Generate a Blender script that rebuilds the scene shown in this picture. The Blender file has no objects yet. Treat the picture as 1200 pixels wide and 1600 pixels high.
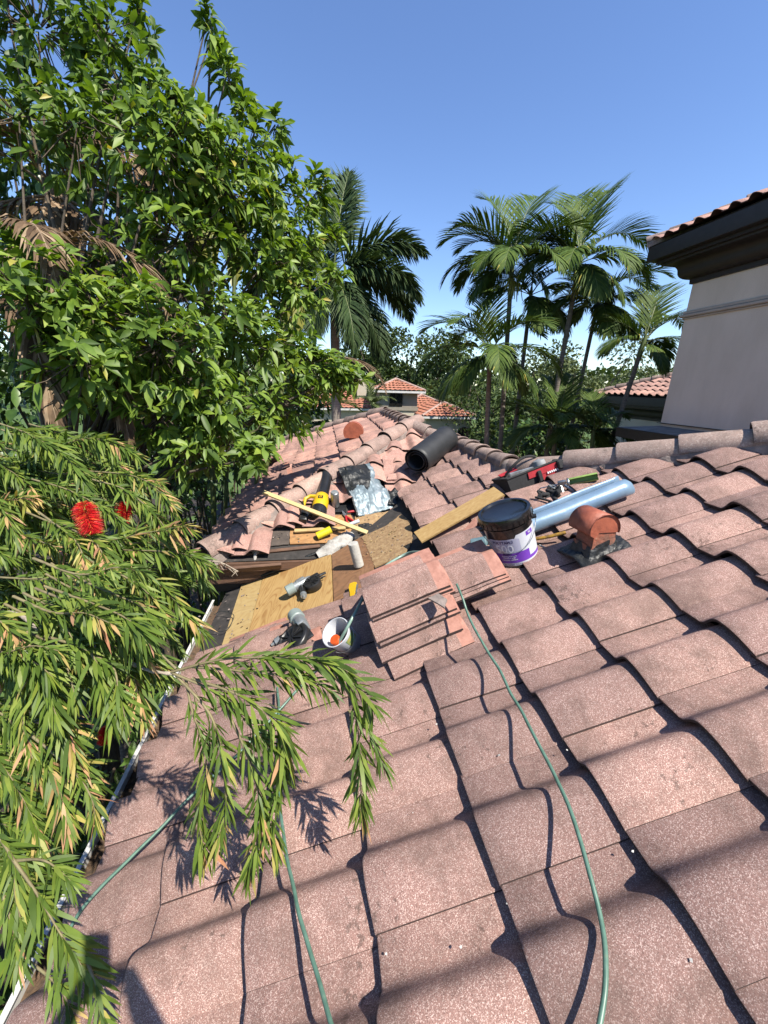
import bpy, bmesh, math, random
import numpy as np
from mathutils import Vector, Matrix, Euler, noise
R_ = math.radians
rng = random.Random(7)
NP = np.random.default_rng(11)
S = bpy.context.scene
COL = S.collection
V = Vector

# ------------------------------------------------------------------ camera, sky, sun, exposure
F_PX, YAW, PITCH, ROLL = 625.64, R_(8.7516), R_(17.6207), R_(1.5756)   # a phone's wide lens, tilted down at the roof
_cy, _sy = math.cos(YAW), math.sin(YAW)
C_W = V((_sy*math.cos(PITCH), _cy*math.cos(PITCH), -math.sin(PITCH)))
_r = V((_cy, -_sy, 0)); _u = _r.cross(C_W)
C_R = math.cos(ROLL)*_r + math.sin(ROLL)*_u
C_U = -math.sin(ROLL)*_r + math.cos(ROLL)*_u
cam = bpy.data.objects.new('camera', bpy.data.cameras.new('camera')); COL.objects.link(cam)
m = Matrix.Identity(4)
for i in range(3):
    m[i][0], m[i][1], m[i][2] = C_R[i], C_U[i], -C_W[i]
cam.matrix_world = m
cam.data.sensor_fit = 'HORIZONTAL'; cam.data.sensor_width = 36
cam.data.lens = 36*F_PX/1200
cam.data.clip_start = 0.02; cam.data.clip_end = 3000
S.camera = cam
S.render.resolution_x, S.render.resolution_y = 768, 1024

SUN_TO = V((0.352, -0.440, 0.826)).normalized()
SUN_EL = math.asin(SUN_TO.z); SUN_AZ = math.atan2(SUN_TO.x, SUN_TO.y)
world = bpy.data.worlds.new('World'); S.world = world; world.use_nodes = True
wn = world.node_tree.nodes; wl = world.node_tree.links
bg = wn['Background']; sky = wn.new('ShaderNodeTexSky'); sky.sky_type = 'NISHITA'; sky.sun_disc = False
sky.sun_elevation = SUN_EL; sky.sun_rotation = SUN_AZ; sky.altitude = 0
sky.air_density = 1.0; sky.dust_density = 0.15; sky.ozone_density = 4.5
hs = wn.new('ShaderNodeHueSaturation'); hs.inputs['Saturation'].default_value = 1.06; hs.inputs['Hue'].default_value = 0.507; wl.new(sky.outputs[0], hs.inputs['Color']); wl.new(hs.outputs[0], bg.inputs[0]); bg.inputs[1].default_value = 0.094
sun = bpy.data.objects.new('sun', bpy.data.lights.new('sun', 'SUN')); COL.objects.link(sun)
sun.data.energy = 4.3; sun.data.angle = R_(0.53); sun.data.color = (1.0, 0.94, 0.83)
sun.rotation_euler = (-SUN_TO).to_track_quat('-Z', 'Y').to_euler()
S.view_settings.view_transform = 'Standard'; S.view_settings.look = 'None'
S.view_settings.exposure = 1.28; S.view_settings.gamma = 1
S.render.engine = 'CYCLES'

# ------------------------------------------------------------------ where things stand: the surveyed roof planes
T = 0.40222                       # roof pitch
Z0 = -1.5236                      # near slope: z = Z0 + T x  (eave on the left, rising to the right)
X0, Y0, E, W = 0.1279, 0.5867, 0.37073, 0.31    # tile grid: exposure up the slope, cover width along the eave
K = 1/math.sqrt(1+T*T)
HIPSUM = 5.22                     # main hip runs along x + y = HIPSUM
RX = 1.82                         # ridge of the near wing
CX, CY, CZ = -1.1, 3.5, -1.55      # south-west eave corner of the far wing
APX, APY = 1.25, 5.85             # its front apex
NY = 8.5                          # its back apex
NP_ = V((-T, 0, 1)).normalized(); UP_ = V((1, 0, T)).normalized()
NS_ = V((0, -T, 1)).normalized(); US_ = V((0, 1, T)).normalized()
def ray(x, y): return C_R*((x-600)/F_PX) - C_U*((y-800)/F_PX) + C_W
def onP(x, y, h=0.0):
    d = ray(x, y); return d*((Z0+h)/(d.z-T*d.x))
def onS(x, y, h=0.0):
    d = ray(x, y); return d*((CZ-T*CY+h)/(d.z-T*d.y))
def onW(x, y, h=0.0):
    d = ray(x, y); return d*((CZ-T*CX+h)/(d.z-T*d.x))
def onY(x, y, Y):
    d = ray(x, y); return d*(Y/d.y)
def onX(x, y, X):
    d = ray(x, y); return d*(X/d.x)
def onZ(x, y, z):
    d = ray(x, y); return d*(z/d.z)
def at(x, y, depth): return ray(x, y)*depth
GZ = -5.0                         # street level

# ------------------------------------------------------------------ helpers
def tag(o, label=None, cat=None, group=None, kind=None):
    if label: o['label'] = label
    if cat: o['category'] = cat
    if group: o['group'] = group
    if kind: o['kind'] = kind
    return o
def empty(name, label, cat, mtx=None, group=None):
    o = bpy.data.objects.new(name, None); COL.objects.link(o); o.empty_display_size = 0.1
    if mtx is not None: o.matrix_world = mtx
    return tag(o, label, cat, group)
def frame(o, x, z):
    z = z.normalized(); x = (x - z*x.dot(z)).normalized(); y = z.cross(x)
    mm = Matrix.Identity(4)
    for i in range(3): mm[i][0], mm[i][1], mm[i][2], mm[i][3] = x[i], y[i], z[i], o[i]
    return mm
class MB:
    """collects shapes, builds them as one mesh object"""
    def __init__(s): s.v = []; s.f = []; s.m = []; s.r = []; s.cur = 0; s.rnd = 0.5; s.M = Matrix.Identity(4)
    def add(s, vs, fs):
        n = len(s.v); M = s.M
        for p in vs: s.v.append(tuple(M @ V(p)))
        for f in fs: s.f.append([i+n for i in f]); s.m.append(s.cur); s.r.append(s.rnd)
    def box(s, c, d, rot=None, taper=1.0, bev=0.0):
        x, y, z = d[0]/2, d[1]/2, d[2]/2
        b = min(bev, x*.9, y*.9, z*.9)
        rm = rot.to_matrix() if rot is not None else None
        if b <= 0:
            pts = [(-x,-y,-z),(x,-y,-z),(x,y,-z),(-x,y,-z),(-x*taper,-y*taper,z),(x*taper,-y*taper,z),(x*taper,y*taper,z),(-x*taper,y*taper,z)]
            fs = [(3,2,1,0),(4,5,6,7),(0,1,5,4),(1,2,6,5),(2,3,7,6),(3,0,4,7)]
        else:
            pts = []; 
            for (zz, ins) in ((-z, b), (-z+b, 0), (z-b, 0), (z, b)):
                tp = taper if zz > 0 else 1
                X, Y = (x-ins)*tp, (y-ins)*tp; c_ = b*.6
                pts += [(-X+c_,-Y,zz),(X-c_,-Y,zz),(X,-Y+c_,zz),(X,Y-c_,zz),(X-c_,Y,zz),(-X+c_,Y,zz),(-X,Y-c_,zz),(-X,-Y+c_,zz)]
            fs = [tuple(range(7,-1,-1)), tuple(range(24,32))]
            for k in range(3):
                for i in range(8): fs.append((k*8+i, k*8+(i+1)%8, (k+1)*8+(i+1)%8, (k+1)*8+i))
        out = []
        for p in pts:
            q = V(p)
            if rm is not None: q = rm @ q
            out.append(q+V(c))
        s.add(out, fs)
    def tube(s, pts, r, n=8, caps=True):
        pts = [V(p) for p in pts]; k = len(pts)
        if k < 2: return
        rs = r if isinstance(r, (list, tuple)) else [r]*k
        vs = []; up = None
        for i in range(k):
            t = (pts[min(i+1,k-1)]-pts[max(i-1,0)])
            t = t.normalized() if t.length > 1e-9 else V((0,0,1))
            if up is None:
                up = t.orthogonal().normalized()
            else:
                up = up - t*up.dot(t)
                up = up.normalized() if up.length > 1e-6 else t.orthogonal().normalized()
            b = t.cross(up)
            for j in range(n):
                a = 2*math.pi*j/n; vs.append(pts[i]+(up*math.cos(a)+b*math.sin(a))*rs[i])
        fs = []
        for i in range(k-1):
            for j in range(n): fs.append((i*n+j, i*n+(j+1)%n, (i+1)*n+(j+1)%n, (i+1)*n+j))
        if caps: fs += [tuple(range(n-1,-1,-1)), tuple(range((k-1)*n, k*n))]
        s.add(vs, fs)
    def lathe(s, prof, n=24, a0=0.0, a1=2*math.pi, axis='z'):
        full = abs(a1-a0-2*math.pi) < 1e-6; k = n if full else n+1; vs = []
        for (r, z) in prof:
            for j in range(k):
                a = a0+(a1-a0)*j/n; p = (r*math.cos(a), r*math.sin(a), z)
                vs.append(p if axis == 'z' else (p[2], p[0], p[1]))
        fs = []
        for i in range(len(prof)-1):
            for j in range(n):
                j2 = (j+1) % k; fs.append((i*k+j, i*k+j2, (i+1)*k+j2, (i+1)*k+j))
        s.add(vs, fs)
    def grid(s, fn, nu, nv):
        vs = [fn(i/nu, j/nv) for i in range(nu+1) for j in range(nv+1)]
        fs = [(i*(nv+1)+j, (i+1)*(nv+1)+j, (i+1)*(nv+1)+j+1, i*(nv+1)+j+1) for i in range(nu) for j in range(nv)]
        s.add(vs, fs)
    def prism(s, outline, z0, z1):
        n = len(outline); vs = [(x, y, z0) for x, y in outline]+[(x, y, z1) for x, y in outline]
        fs = [tuple(range(n-1,-1,-1)), tuple(range(n, 2*n))]+[(i, (i+1)%n, n+(i+1)%n, n+i) for i in range(n)]
        s.add(vs, fs)
    def build(s, name, mats, parent=None, smooth=35, solid=0, clip=None):
        me = bpy.data.meshes.new(name); me.from_pydata(s.v, [], s.f)
        for mm in (mats if isinstance(mats, (list, tuple)) else [mats]): me.materials.append(mm)
        me.polygons.foreach_set('material_index', s.m)
        a = me.attributes.new('rnd', 'FLOAT', 'FACE'); a.data.foreach_set('value', s.r)
        me.update()
        return finish(name, me, parent, smooth, solid, clip)
def finish(name, me, parent=None, smooth=35, solid=0, clip=None):
    if clip or solid:
        bm = bmesh.new(); bm.from_mesh(me)
        for co, no in (clip or []):
            bmesh.ops.bisect_plane(bm, geom=bm.verts[:]+bm.edges[:]+bm.faces[:], plane_co=co, plane_no=no, clear_outer=True)
        if solid: bmesh.ops.recalc_face_normals(bm, faces=bm.faces[:])
        bm.to_mesh(me); bm.free()
    if smooth:
        me.shade_smooth()
        if smooth < 180: me.set_sharp_from_angle(angle=R_(smooth))
    o = bpy.data.objects.new(name, me); COL.objects.link(o)
    if parent is not None: o.parent = parent
    return o
def npmesh(name, verts, faces, rnd, mats, parent=None, smooth=180, midx=None):
    me = bpy.data.meshes.new(name); me.from_pydata(verts.tolist(), [], faces.tolist() if hasattr(faces, 'tolist') else faces)
    for mm in (mats if isinstance(mats, (list, tuple)) else [mats]): me.materials.append(mm)
    if midx is not None: me.polygons.foreach_set('material_index', midx)
    a = me.attributes.new('rnd', 'FLOAT', 'FACE'); a.data.foreach_set('value', np.asarray(rnd, dtype=np.float32))
    me.update(); return finish(name, me, parent, smooth)
def crom(pts, n=8):
    pts = [V(p) for p in pts]; P = [pts[0]*2-pts[1]]+pts+[pts[-1]*2-pts[-2]]; out = []
    for i in range(1, len(P)-2):
        for k in range(n):
            t = k/n; a, b, c, d = P[i-1], P[i], P[i+1], P[i+2]
            out.append(0.5*((2*b)+(c-a)*t+(2*a-5*b+4*c-d)*t*t+(3*b-a-3*c+d)*t*t*t))
    out.append(pts[-1]); return out

# ------------------------------------------------------------------ materials
def nodes(name):
    mm = bpy.data.materials.new(name); mm.use_nodes = True; nt = mm.node_tree
    return mm, nt, nt.nodes['Principled BSDF'], nt.nodes['Material Output']
def N(nt, kind, **kw):
    n = nt.nodes.new(kind)
    for k, v in kw.items():
        if hasattr(n, k): setattr(n, k, v)
        else: n.inputs[k.replace('_', ' ')].default_value = v
    return n
def ramp(nt, fac, stops):
    r = nt.nodes.new('ShaderNodeValToRGB'); el = r.color_ramp.elements
    while len(el) < len(stops): el.new(0.5)
    for e, (p, c) in zip(el, stops): e.position = p; e.color = (*c, 1) if len(c) == 3 else c
    nt.links.new(fac, r.inputs[0]); return r.outputs[0]
def mix(nt, fac, a, b, blend='MIX'):
    n = nt.nodes.new('ShaderNodeMix'); n.data_type = 'RGBA'; n.blend_type = blend
    for sock, val in ((n.inputs[0], fac), (n.inputs[6], a), (n.inputs[7], b)):
        if hasattr(val, 'is_output') or hasattr(val, 'links'): nt.links.new(val, sock)
        else: sock.default_value = val if isinstance(val, (int, float)) else (*val, 1)
    return n.outputs[2]
def coords(nt, scale=(1,1,1)):
    t = nt.nodes.new('ShaderNodeTexCoord'); mp = nt.nodes.new('ShaderNodeMapping'); mp.inputs['Scale'].default_value = scale
    nt.links.new(t.outputs['Object'], mp.inputs[0]); return mp.outputs[0]
def noise_(nt, co, scale, detail=3, rough=0.55, dist=0):
    n = N(nt, 'ShaderNodeTexNoise', Scale=scale, Detail=detail, Roughness=rough, Distortion=dist)
    nt.links.new(co, n.inputs['Vector']); return n.outputs['Fac']
def bump(nt, bsdf, h, strength=0.3, dist=0.01):
    b = N(nt, 'ShaderNodeBump', Strength=strength, Distance=dist); nt.links.new(h, b.inputs['Height']); nt.links.new(b.outputs[0], bsdf.inputs['Normal'])
DIM = 0.66     # real-world reflectance at this exposure
def dim(c, k=None): return tuple(x*(DIM if k is None else k) for x in c)
def pm(name, c1, c2=None, scale=12, rough=0.6, metal=0.0, bmp=0.0, bscale=60, spec=0.5, sc=(1,1,1), coat=0.0, c3=None):
    c1 = dim(c1); c2 = dim(c2) if c2 else None; c3 = dim(c3) if c3 else None
    mm, nt, b, o = nodes(name); co = coords(nt, sc)
    c2 = c2 or tuple(x*0.75 for x in c1)
    f = noise_(nt, co, scale, 5, 0.6)
    st = [(0.32, c2), (0.62, c1)] + ([(0.78, c3)] if c3 else [])
    nt.links.new(ramp(nt, f, st), b.inputs['Base Color'])
    rr = noise_(nt, co, scale*2.3, 3)
    mr = N(nt, 'ShaderNodeMapRange'); mr.inputs[3].default_value = max(0.02, rough-0.12); mr.inputs[4].default_value = min(1, rough+0.12)
    nt.links.new(rr, mr.inputs[0]); nt.links.new(mr.outputs[0], b.inputs['Roughness'])
    b.inputs['Metallic'].default_value = metal; b.inputs['Specular IOR Level'].default_value = spec; b.inputs['Coat Weight'].default_value = coat
    if bmp: bump(nt, b, noise_(nt, co, bscale, 4), bmp)
    return mm
def tile_mat(name, base, dark, light, dirt, grain=400, speck=0.62):
    base, dark, light, dirt = (dim(c, 0.76) for c in (base, dark, light, dirt))
    mm, nt, b, o = nodes(name); co = coords(nt)
    v = N(nt, 'ShaderNodeTexVoronoi', Scale=grain); nt.links.new(co, v.inputs['Vector'])
    sep = nt.nodes.new('ShaderNodeSeparateColor'); nt.links.new(v.outputs['Color'], sep.inputs[0])
    col = ramp(nt, sep.outputs[0], [(0.0, dark), (0.3, base), (0.72, base), (0.86, light), (1.0, tuple(min(1, x*1.35) for x in light))])
    col = mix(nt, speck, base, col)
    bl = noise_(nt, co, 9, 5, 0.65)
    col = mix(nt, ramp(nt, bl, [(0.3, (1,1,1)), (0.6, (0,0,0))]), col, mix(nt, 0.30, col, dirt))
    dn = noise_(nt, co, 2.1, 6, 0.7, 0.6)
    col = mix(nt, ramp(nt, dn, [(0.5, (0,0,0)), (0.8, (0.65,0.65,0.65))]), col, dirt)
    al = noise_(nt, co, 5.5, 5, 0.7)      # algae and dirt gather where rain runs
    col = mix(nt, ramp(nt, al, [(0.46, (0,0,0)), (0.74, (0.72,0.72,0.72))]), col, tuple(x*0.55 for x in dirt))
    at_ = N(nt, 'ShaderNodeAttribute', attribute_name='rnd')
    col = mix(nt, 1.0, col, ramp(nt, at_.outputs['Fac'], [(0, (0.74,0.74,0.76)), (0.5, (0.97,0.95,0.95)), (1, (1.16,1.13,1.10))]), 'MULTIPLY')
    li = N(nt, 'ShaderNodeTexNoise', Scale=38.0, Detail=3.0, Roughness=0.7); nt.links.new(co, li.inputs['Vector'])
    lic = N(nt, 'ShaderNodeTexNoise', Scale=3.3, Detail=2.0); nt.links.new(co, lic.inputs['Vector'])
    lm = nt.nodes.new('ShaderNodeMath'); lm.operation = 'MULTIPLY'; nt.links.new(li.outputs['Fac'], lm.inputs[0]); nt.links.new(lic.outputs['Fac'], lm.inputs[1])
    col = mix(nt, ramp(nt, lm.outputs[0], [(0.37, (0,0,0)), (0.42, (0.6,0.6,0.6))]), col, tuple(x*0.45 for x in dirt))
    nt.links.new(col, b.inputs['Base Color'])
    b.inputs['Roughness'].default_value = 0.85; b.inputs['Specular IOR Level'].default_value = 0.25
    add = nt.nodes.new('ShaderNodeMath'); add.operation = 'ADD'
    nt.links.new(sep.outputs[1], add.inputs[0]); nt.links.new(noise_(nt, co, 70, 4), add.inputs[1])
    bump(nt, b, add.outputs[0], 0.55, 0.002)
    return mm
M = {}
M['tile'] = tile_mat('concrete_tile', (0.35,0.207,0.175), (0.165,0.095,0.08), (0.60,0.455,0.40), (0.19,0.128,0.105), 560, 0.85)
M['wingtile'] = tile_mat('wing_tile', (0.50,0.285,0.235), (0.33,0.17,0.135), (0.55,0.38,0.32), (0.27,0.19,0.16), 160, 0.55)
M['cap'] = tile_mat('cap_tile', (0.38,0.28,0.24), (0.24,0.16,0.135), (0.50,0.42,0.37), (0.17,0.135,0.115), 150, 0.5)
M['wingcap'] = tile_mat('wing_cap_tile', (0.45,0.31,0.26), (0.30,0.19,0.155), (0.55,0.45,0.39), (0.26,0.20,0.17), 150, 0.5)
M['terra'] = pm('fresh_terracotta', (0.52,0.255,0.19), (0.37,0.165,0.12), 30, 0.8, bmp=0.2, bscale=120, c3=(0.62,0.36,0.29))
M['butt_shade'] = pm('shade_dark_tile_edge', (0.085,0.052,0.045), (0.05,0.03,0.026), 60, 0.9, bmp=0.3, bscale=200)  # shade of the lap gaps painted in as a near-black edge colour
M['mortar'] = pm('mortar', (0.36,0.29,0.255), (0.19,0.155,0.14), 14, 0.95, bmp=0.8, bscale=35, c3=(0.46,0.39,0.35))
M['felt'] = pm('black_underlayment', (0.05,0.043,0.04), (0.025,0.022,0.02), 14, 0.9, bmp=0.4, bscale=40, c3=(0.16,0.13,0.11))
M['deckold'] = pm('old_deck', (0.115,0.09,0.075), (0.06,0.047,0.04), 9, 0.9, bmp=0.5, bscale=30, c3=(0.26,0.21,0.17))
def wood_mat(name, c1, c2, scale=5, st=(1,14,14), dirt=None, rings=True):
    c1 = dim(c1, .6); c2 = dim(c2, .6); dirt = dim(dirt) if dirt else None
    mm, nt, b, o = nodes(name); co = coords(nt, st)
    n = noise_(nt, co, scale, 4, 0.55, 1.2 if rings else 0.3)
    big = noise_(nt, coords(nt, (st[0], st[1]*.28, st[2]*.28)), scale*(.9 if rings else 1.6), 1.5, 0.4, 0.5)
    mu = nt.nodes.new('ShaderNodeMath'); mu.operation = 'MULTIPLY'; nt.links.new(big, mu.inputs[0]); mu.inputs[1].default_value = 95.0 if rings else 30.0
    si = nt.nodes.new('ShaderNodeMath'); si.operation = 'SINE'; nt.links.new(mu.outputs[0], si.inputs[0])
    col = mix(nt, ramp(nt, si.outputs[0], [(0.0, (1,1,1)), (0.55, (0.75,0.75,0.75)), (1.0, (0,0,0))]), c2, c1)
    col = mix(nt, 0.35, col, ramp(nt, n, [(0.35, c2), (0.65, c1)]))
    if dirt:
        co2 = coords(nt); col = mix(nt, ramp(nt, noise_(nt, co2, 11, 6, 0.7), [(0.48, (0,0,0)), (0.7, (0.8,0.8,0.8))]), col, dirt)
    nt.links.new(col, b.inputs['Base Color']); b.inputs['Roughness'].default_value = 0.7
    bump(nt, b, n, 0.15); return mm
M['ply'] = wood_mat('new_plywood', (0.62,0.40,0.155), (0.40,0.21,0.065), 2.2, (4.2,1.6,9))
M['plypale'] = wood_mat('pale_plywood', (0.62,0.45,0.20), (0.52,0.35,0.14), 2.5, (1,5,5), dirt=(0.42,0.29,0.13))
M['plyold'] = wood_mat('brown_plywood', (0.34,0.175,0.085), (0.22,0.105,0.05), 3, (1,8,8), dirt=(0.15,0.085,0.045))
M['plyorange'] = wood_mat('orange_plywood', (0.50,0.27,0.105), (0.38,0.18,0.06), 3, (1,9,9), dirt=(0.22,0.11,0.05))
M['osb'] = pm('debris_board', (0.42,0.28,0.14), (0.26,0.15,0.07), 22, 0.9, bmp=0.5, bscale=60, c3=(0.60,0.48,0.30))
M['board'] = pm('flake_board', (0.50,0.33,0.13), (0.40,0.245,0.085), 24, 0.8, bmp=0.3, bscale=70, sc=(1,2.2,1), c3=(0.58,0.42,0.20))
M['strip'] = wood_mat('pale_batten', (0.70,0.54,0.26), (0.62,0.44,0.19), 4, (1,20,20), rings=False)
M['fascia'] = pm('brown_fascia', (0.165,0.085,0.05), (0.085,0.045,0.028), 8, 0.75, bmp=0.3, sc=(1,6,6))
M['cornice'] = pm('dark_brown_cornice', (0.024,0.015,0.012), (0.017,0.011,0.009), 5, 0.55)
M['stucco'] = pm('beige_stucco', (0.88,0.77,0.645), (0.77,0.67,0.55), 2.2, 0.95, bmp=0.45, bscale=90, sc=(1,1,.35))
M['trim'] = pm('pale_trim', (0.56,0.49,0.42), (0.50,0.43,0.37), 4, 0.9, bmp=0.1)
M['greytop'] = pm('grey_ledge_top', (0.30,0.29,0.28), (0.20,0.19,0.185), 6, 0.9)
M['white'] = pm('white_metal', (0.78,0.77,0.74), (0.62,0.60,0.56), 9, 0.45)
M['litter'] = pm('gutter_litter', (0.15,0.09,0.05), (0.06,0.04,0.025), 40, 0.95, bmp=1.0, bscale=60, c3=(0.25,0.16,0.09))
M['black'] = pm('black_plastic', (0.022,0.022,0.023), (0.013,0.013,0.014), 12, 0.38, bmp=0.08)
M['blackgloss'] = pm('glossy_black_pail', (0.014,0.014,0.014), (0.008,0.008,0.008), 9, 0.22, coat=0.3, c3=(0.05,0.048,0.045))
M['rubber'] = pm('black_membrane', (0.026,0.027,0.029), (0.018,0.019,0.02), 7, 0.55, bmp=0.1, bscale=14)
M['fabric'] = pm('black_canvas', (0.028,0.028,0.03), (0.016,0.016,0.017), 30, 0.9, bmp=0.3, bscale=160)
M['red'] = pm('red_canvas', (0.52,0.022,0.035), (0.36,0.014,0.024), 16, 0.75, bmp=0.2, bscale=120)
M['redplastic'] = pm('red_grip', (0.50,0.02,0.03), (0.36,0.012,0.02), 20, 0.4)
M['yellow'] = pm('yellow_plastic', (0.78,0.50,0.012), (0.68,0.41,0.01), 12, 0.4)
M['lemon'] = pm('lemon_plastic', (0.80,0.68,0.02), (0.70,0.57,0.015), 12, 0.4)
M['steel'] = pm('worn_steel', (0.52,0.54,0.55), (0.32,0.33,0.34), 20, 0.38, metal=0.85, bmp=0.15)
M['alu'] = pm('cast_alloy', (0.50,0.53,0.54), (0.36,0.39,0.40), 14, 0.42, metal=0.6, bmp=0.15)
M['greygreen'] = pm('grey_green_cap', (0.30,0.36,0.34), (0.24,0.29,0.28), 10, 0.5)
M['brass'] = pm('old_brass', (0.45,0.36,0.22), (0.25,0.19,0.11), 30, 0.45, metal=0.6)
M['blue'] = pm('silver_blue_film', (0.27,0.40,0.54), (0.20,0.31,0.44), 5, 0.34, metal=0.25, bmp=0.25, bscale=9, c3=(0.38,0.50,0.62))
M['ventred'] = pm('orange_red_paint', (0.46,0.125,0.065), (0.30,0.078,0.042), 14, 0.6, bmp=0.25, c3=(0.52,0.17,0.10))
M['rust'] = pm('peeling_rusty_vent', (0.40,0.12,0.065), (0.17,0.10,0.07), 13, 0.85, bmp=0.7, bscale=40, c3=(0.46,0.36,0.26))
M['tar'] = pm('black_tar', (0.014,0.017,0.018), (0.008,0.009,0.010), 18, 0.5, bmp=0.8, bscale=34, c3=(0.05,0.052,0.05))
M['hose'] = pm('green_hose', (0.13,0.245,0.185), (0.08,0.165,0.12), 34, 0.42, c3=(0.24,0.27,0.15))
M['hosepale'] = pm('pale_green_hose', (0.30,0.42,0.36), (0.20,0.32,0.26), 24, 0.35)
M['cable'] = pm('grey_black_cable', (0.05,0.052,0.05), (0.03,0.03,0.03), 10, 0.5)
M['whitecable'] = pm('white_cable', (0.7,0.68,0.64), (0.5,0.48,0.45), 20, 0.5)
M['paper'] = pm('label_white', (0.70,0.72,0.76), (0.62,0.63,0.69), 5, 0.35)
M['lilac'] = pm('label_lilac', (0.50,0.50,0.62), (0.44,0.44,0.57), 5, 0.35)
M['purple'] = pm('label_purple', (0.20,0.06,0.52), (0.16,0.045,0.42), 5, 0.35)
M['navy'] = pm('label_navy', (0.035,0.03,0.12), (0.03,0.025,0.10), 5, 0.5)
M['ghost'] = pm('label_pale_lettering', (0.86,0.86,0.88), (0.80,0.80,0.84), 5, 0.4)
M['ghostshade'] = pm('label_grey_lettering', (0.42,0.42,0.50), (0.38,0.38,0.46), 5, 0.4)
M['foam'] = pm('white_foam', (0.52,0.50,0.47), (0.34,0.32,0.29), 18, 0.9, bmp=0.8, bscale=40)
M['pvc'] = pm('grey_white_pipe', (0.60,0.58,0.53), (0.46,0.44,0.40), 16, 0.6, bmp=0.4, bscale=40)
M['pailgrey'] = pm('grey_pail_inside', (0.33,0.34,0.35), (0.26,0.27,0.28), 9, 0.6)
M['limegreen'] = pm('lime_paint', (0.34,0.50,0.12), (0.20,0.30,0.08), 26, 0.5, c3=(0.48,0.58,0.28))
M['teal'] = pm('blue_grey_cap', (0.18,0.29,0.33), (0.11,0.18,0.21), 12, 0.4)
M['rodyellow'] = pm('peeling_yellow_rod', (0.60,0.33,0.03), (0.09,0.055,0.03), 26, 0.6, c3=(0.70,0.42,0.06))
def sheet_mat():
    mm, nt, b, o = nodes('tarred_sheet_metal'); co = coords(nt)
    f = noise_(nt, co, 9, 5, 0.65)
    col = ramp(nt, f, [(0.3, (0.09,0.125,0.145)), (0.5, (0.15,0.195,0.22)), (0.7, (0.33,0.37,0.39))])
    nt.links.new(col, b.inputs['Base Color']); b.inputs['Metallic'].default_value = 0.3; b.inputs['Roughness'].default_value = 0.5
    bump(nt, b, noise_(nt, co, 16, 4), 0.5); return mm
M['sheet'] = sheet_mat()

def leaf_mat(name, stops, rough=0.42, trans=0.28, tint=(1.0,1.0,0.5), spec=0.5):
    mm, nt, b, o = nodes(name)
    a = N(nt, 'ShaderNodeAttribute', attribute_name='rnd')
    col = ramp(nt, a.outputs['Fac'], stops)
    co = coords(nt); col = mix(nt, 0.5, col, mix(nt, ramp(nt, noise_(nt, co, 14, 3), [(0.35,(0,0,0)),(0.65,(1,1,1))]), (0.55,0.6,0.5), (1.25,1.2,1.1)), 'MULTIPLY')
    nt.links.new(col, b.inputs['Base Color']); b.inputs['Roughness'].default_value = rough; b.inputs['Specular IOR Level'].default_value = spec
    t = nt.nodes.new('ShaderNodeBsdfTranslucent'); nt.links.new(mix(nt, 1.0, col, tint, 'MULTIPLY'), t.inputs[0])
    ms = nt.nodes.new('ShaderNodeMixShader'); ms.inputs[0].default_value = trans
    nt.links.new(b.outputs[0], ms.inputs[1]); nt.links.new(t.outputs[0], ms.inputs[2]); nt.links.new(ms.outputs[0], o.inputs[0])
    return mm
M['broadleaf'] = leaf_mat('broad_leaf', [(0,(0.06,0.11,0.015)),(0.45,(0.125,0.205,0.027)),(0.85,(0.21,0.29,0.04)),(0.93,(0.27,0.29,0.05)),(1,(0.36,0.30,0.06))], 0.5, 0.36, (1.3,1.35,0.5), 0.4)
M['shrubleaf'] = leaf_mat('shrub_leaf', [(0,(0.03,0.065,0.014)),(0.6,(0.055,0.11,0.02)),(1,(0.11,0.18,0.03))], 0.4, 0.2)
M['brushleaf'] = leaf_mat('bottlebrush_leaf', [(0,(0.055,0.095,0.016)),(0.4,(0.105,0.165,0.025)),(0.7,(0.19,0.235,0.04)),(0.82,(0.36,0.31,0.09)),(0.92,(0.42,0.27,0.13)),(1,(0.40,0.19,0.12))], 0.5, 0.3, (1.2,1.25,0.4), 0.3)
M['palmleaf'] = leaf_mat('palm_leaflet', [(0,(0.035,0.065,0.016)),(0.6,(0.065,0.105,0.022)),(0.9,(0.12,0.155,0.03)),(1,(0.30,0.25,0.06))], 0.6, 0.12, (1.1,1.2,0.4), 0.12)
M['royalleaf'] = leaf_mat('royal_leaflet', [(0,(0.028,0.052,0.02)),(0.7,(0.05,0.082,0.028)),(1,(0.085,0.12,0.04))], 0.6, 0.15, (1,1,0.5), 0.2)
M['deadleaf'] = leaf_mat('dry_leaflet', [(0,(0.06,0.036,0.022)),(0.5,(0.15,0.098,0.06)),(0.8,(0.30,0.22,0.15)),(1,(0.30,0.12,0.04))], 0.7, 0.15, (1,0.9,0.6), 0.2)
M['bananaleaf'] = leaf_mat('banana_leaf', [(0,(0.12,0.15,0.03)),(0.6,(0.27,0.27,0.07)),(1,(0.50,0.45,0.18))], 0.45, 0.35)
M['farleaf'] = leaf_mat('far_leaf', [(0,(0.030,0.052,0.016)),(0.6,(0.055,0.085,0.024)),(1,(0.10,0.135,0.035))], 0.6, 0.2, (1,1,0.5), 0.2)
M['oakleaf'] = leaf_mat('oak_leaf', [(0,(0.06,0.082,0.032)),(0.6,(0.10,0.125,0.048)),(1,(0.16,0.18,0.07))], 0.6, 0.2, (1,1,0.6), 0.2)
M['petal'] = leaf_mat('red_stamen', [(0,(0.55,0.012,0.018)),(0.8,(0.72,0.03,0.035)),(1,(0.80,0.38,0.08))], 0.5, 0.25, (1,0.5,0.5))
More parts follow.
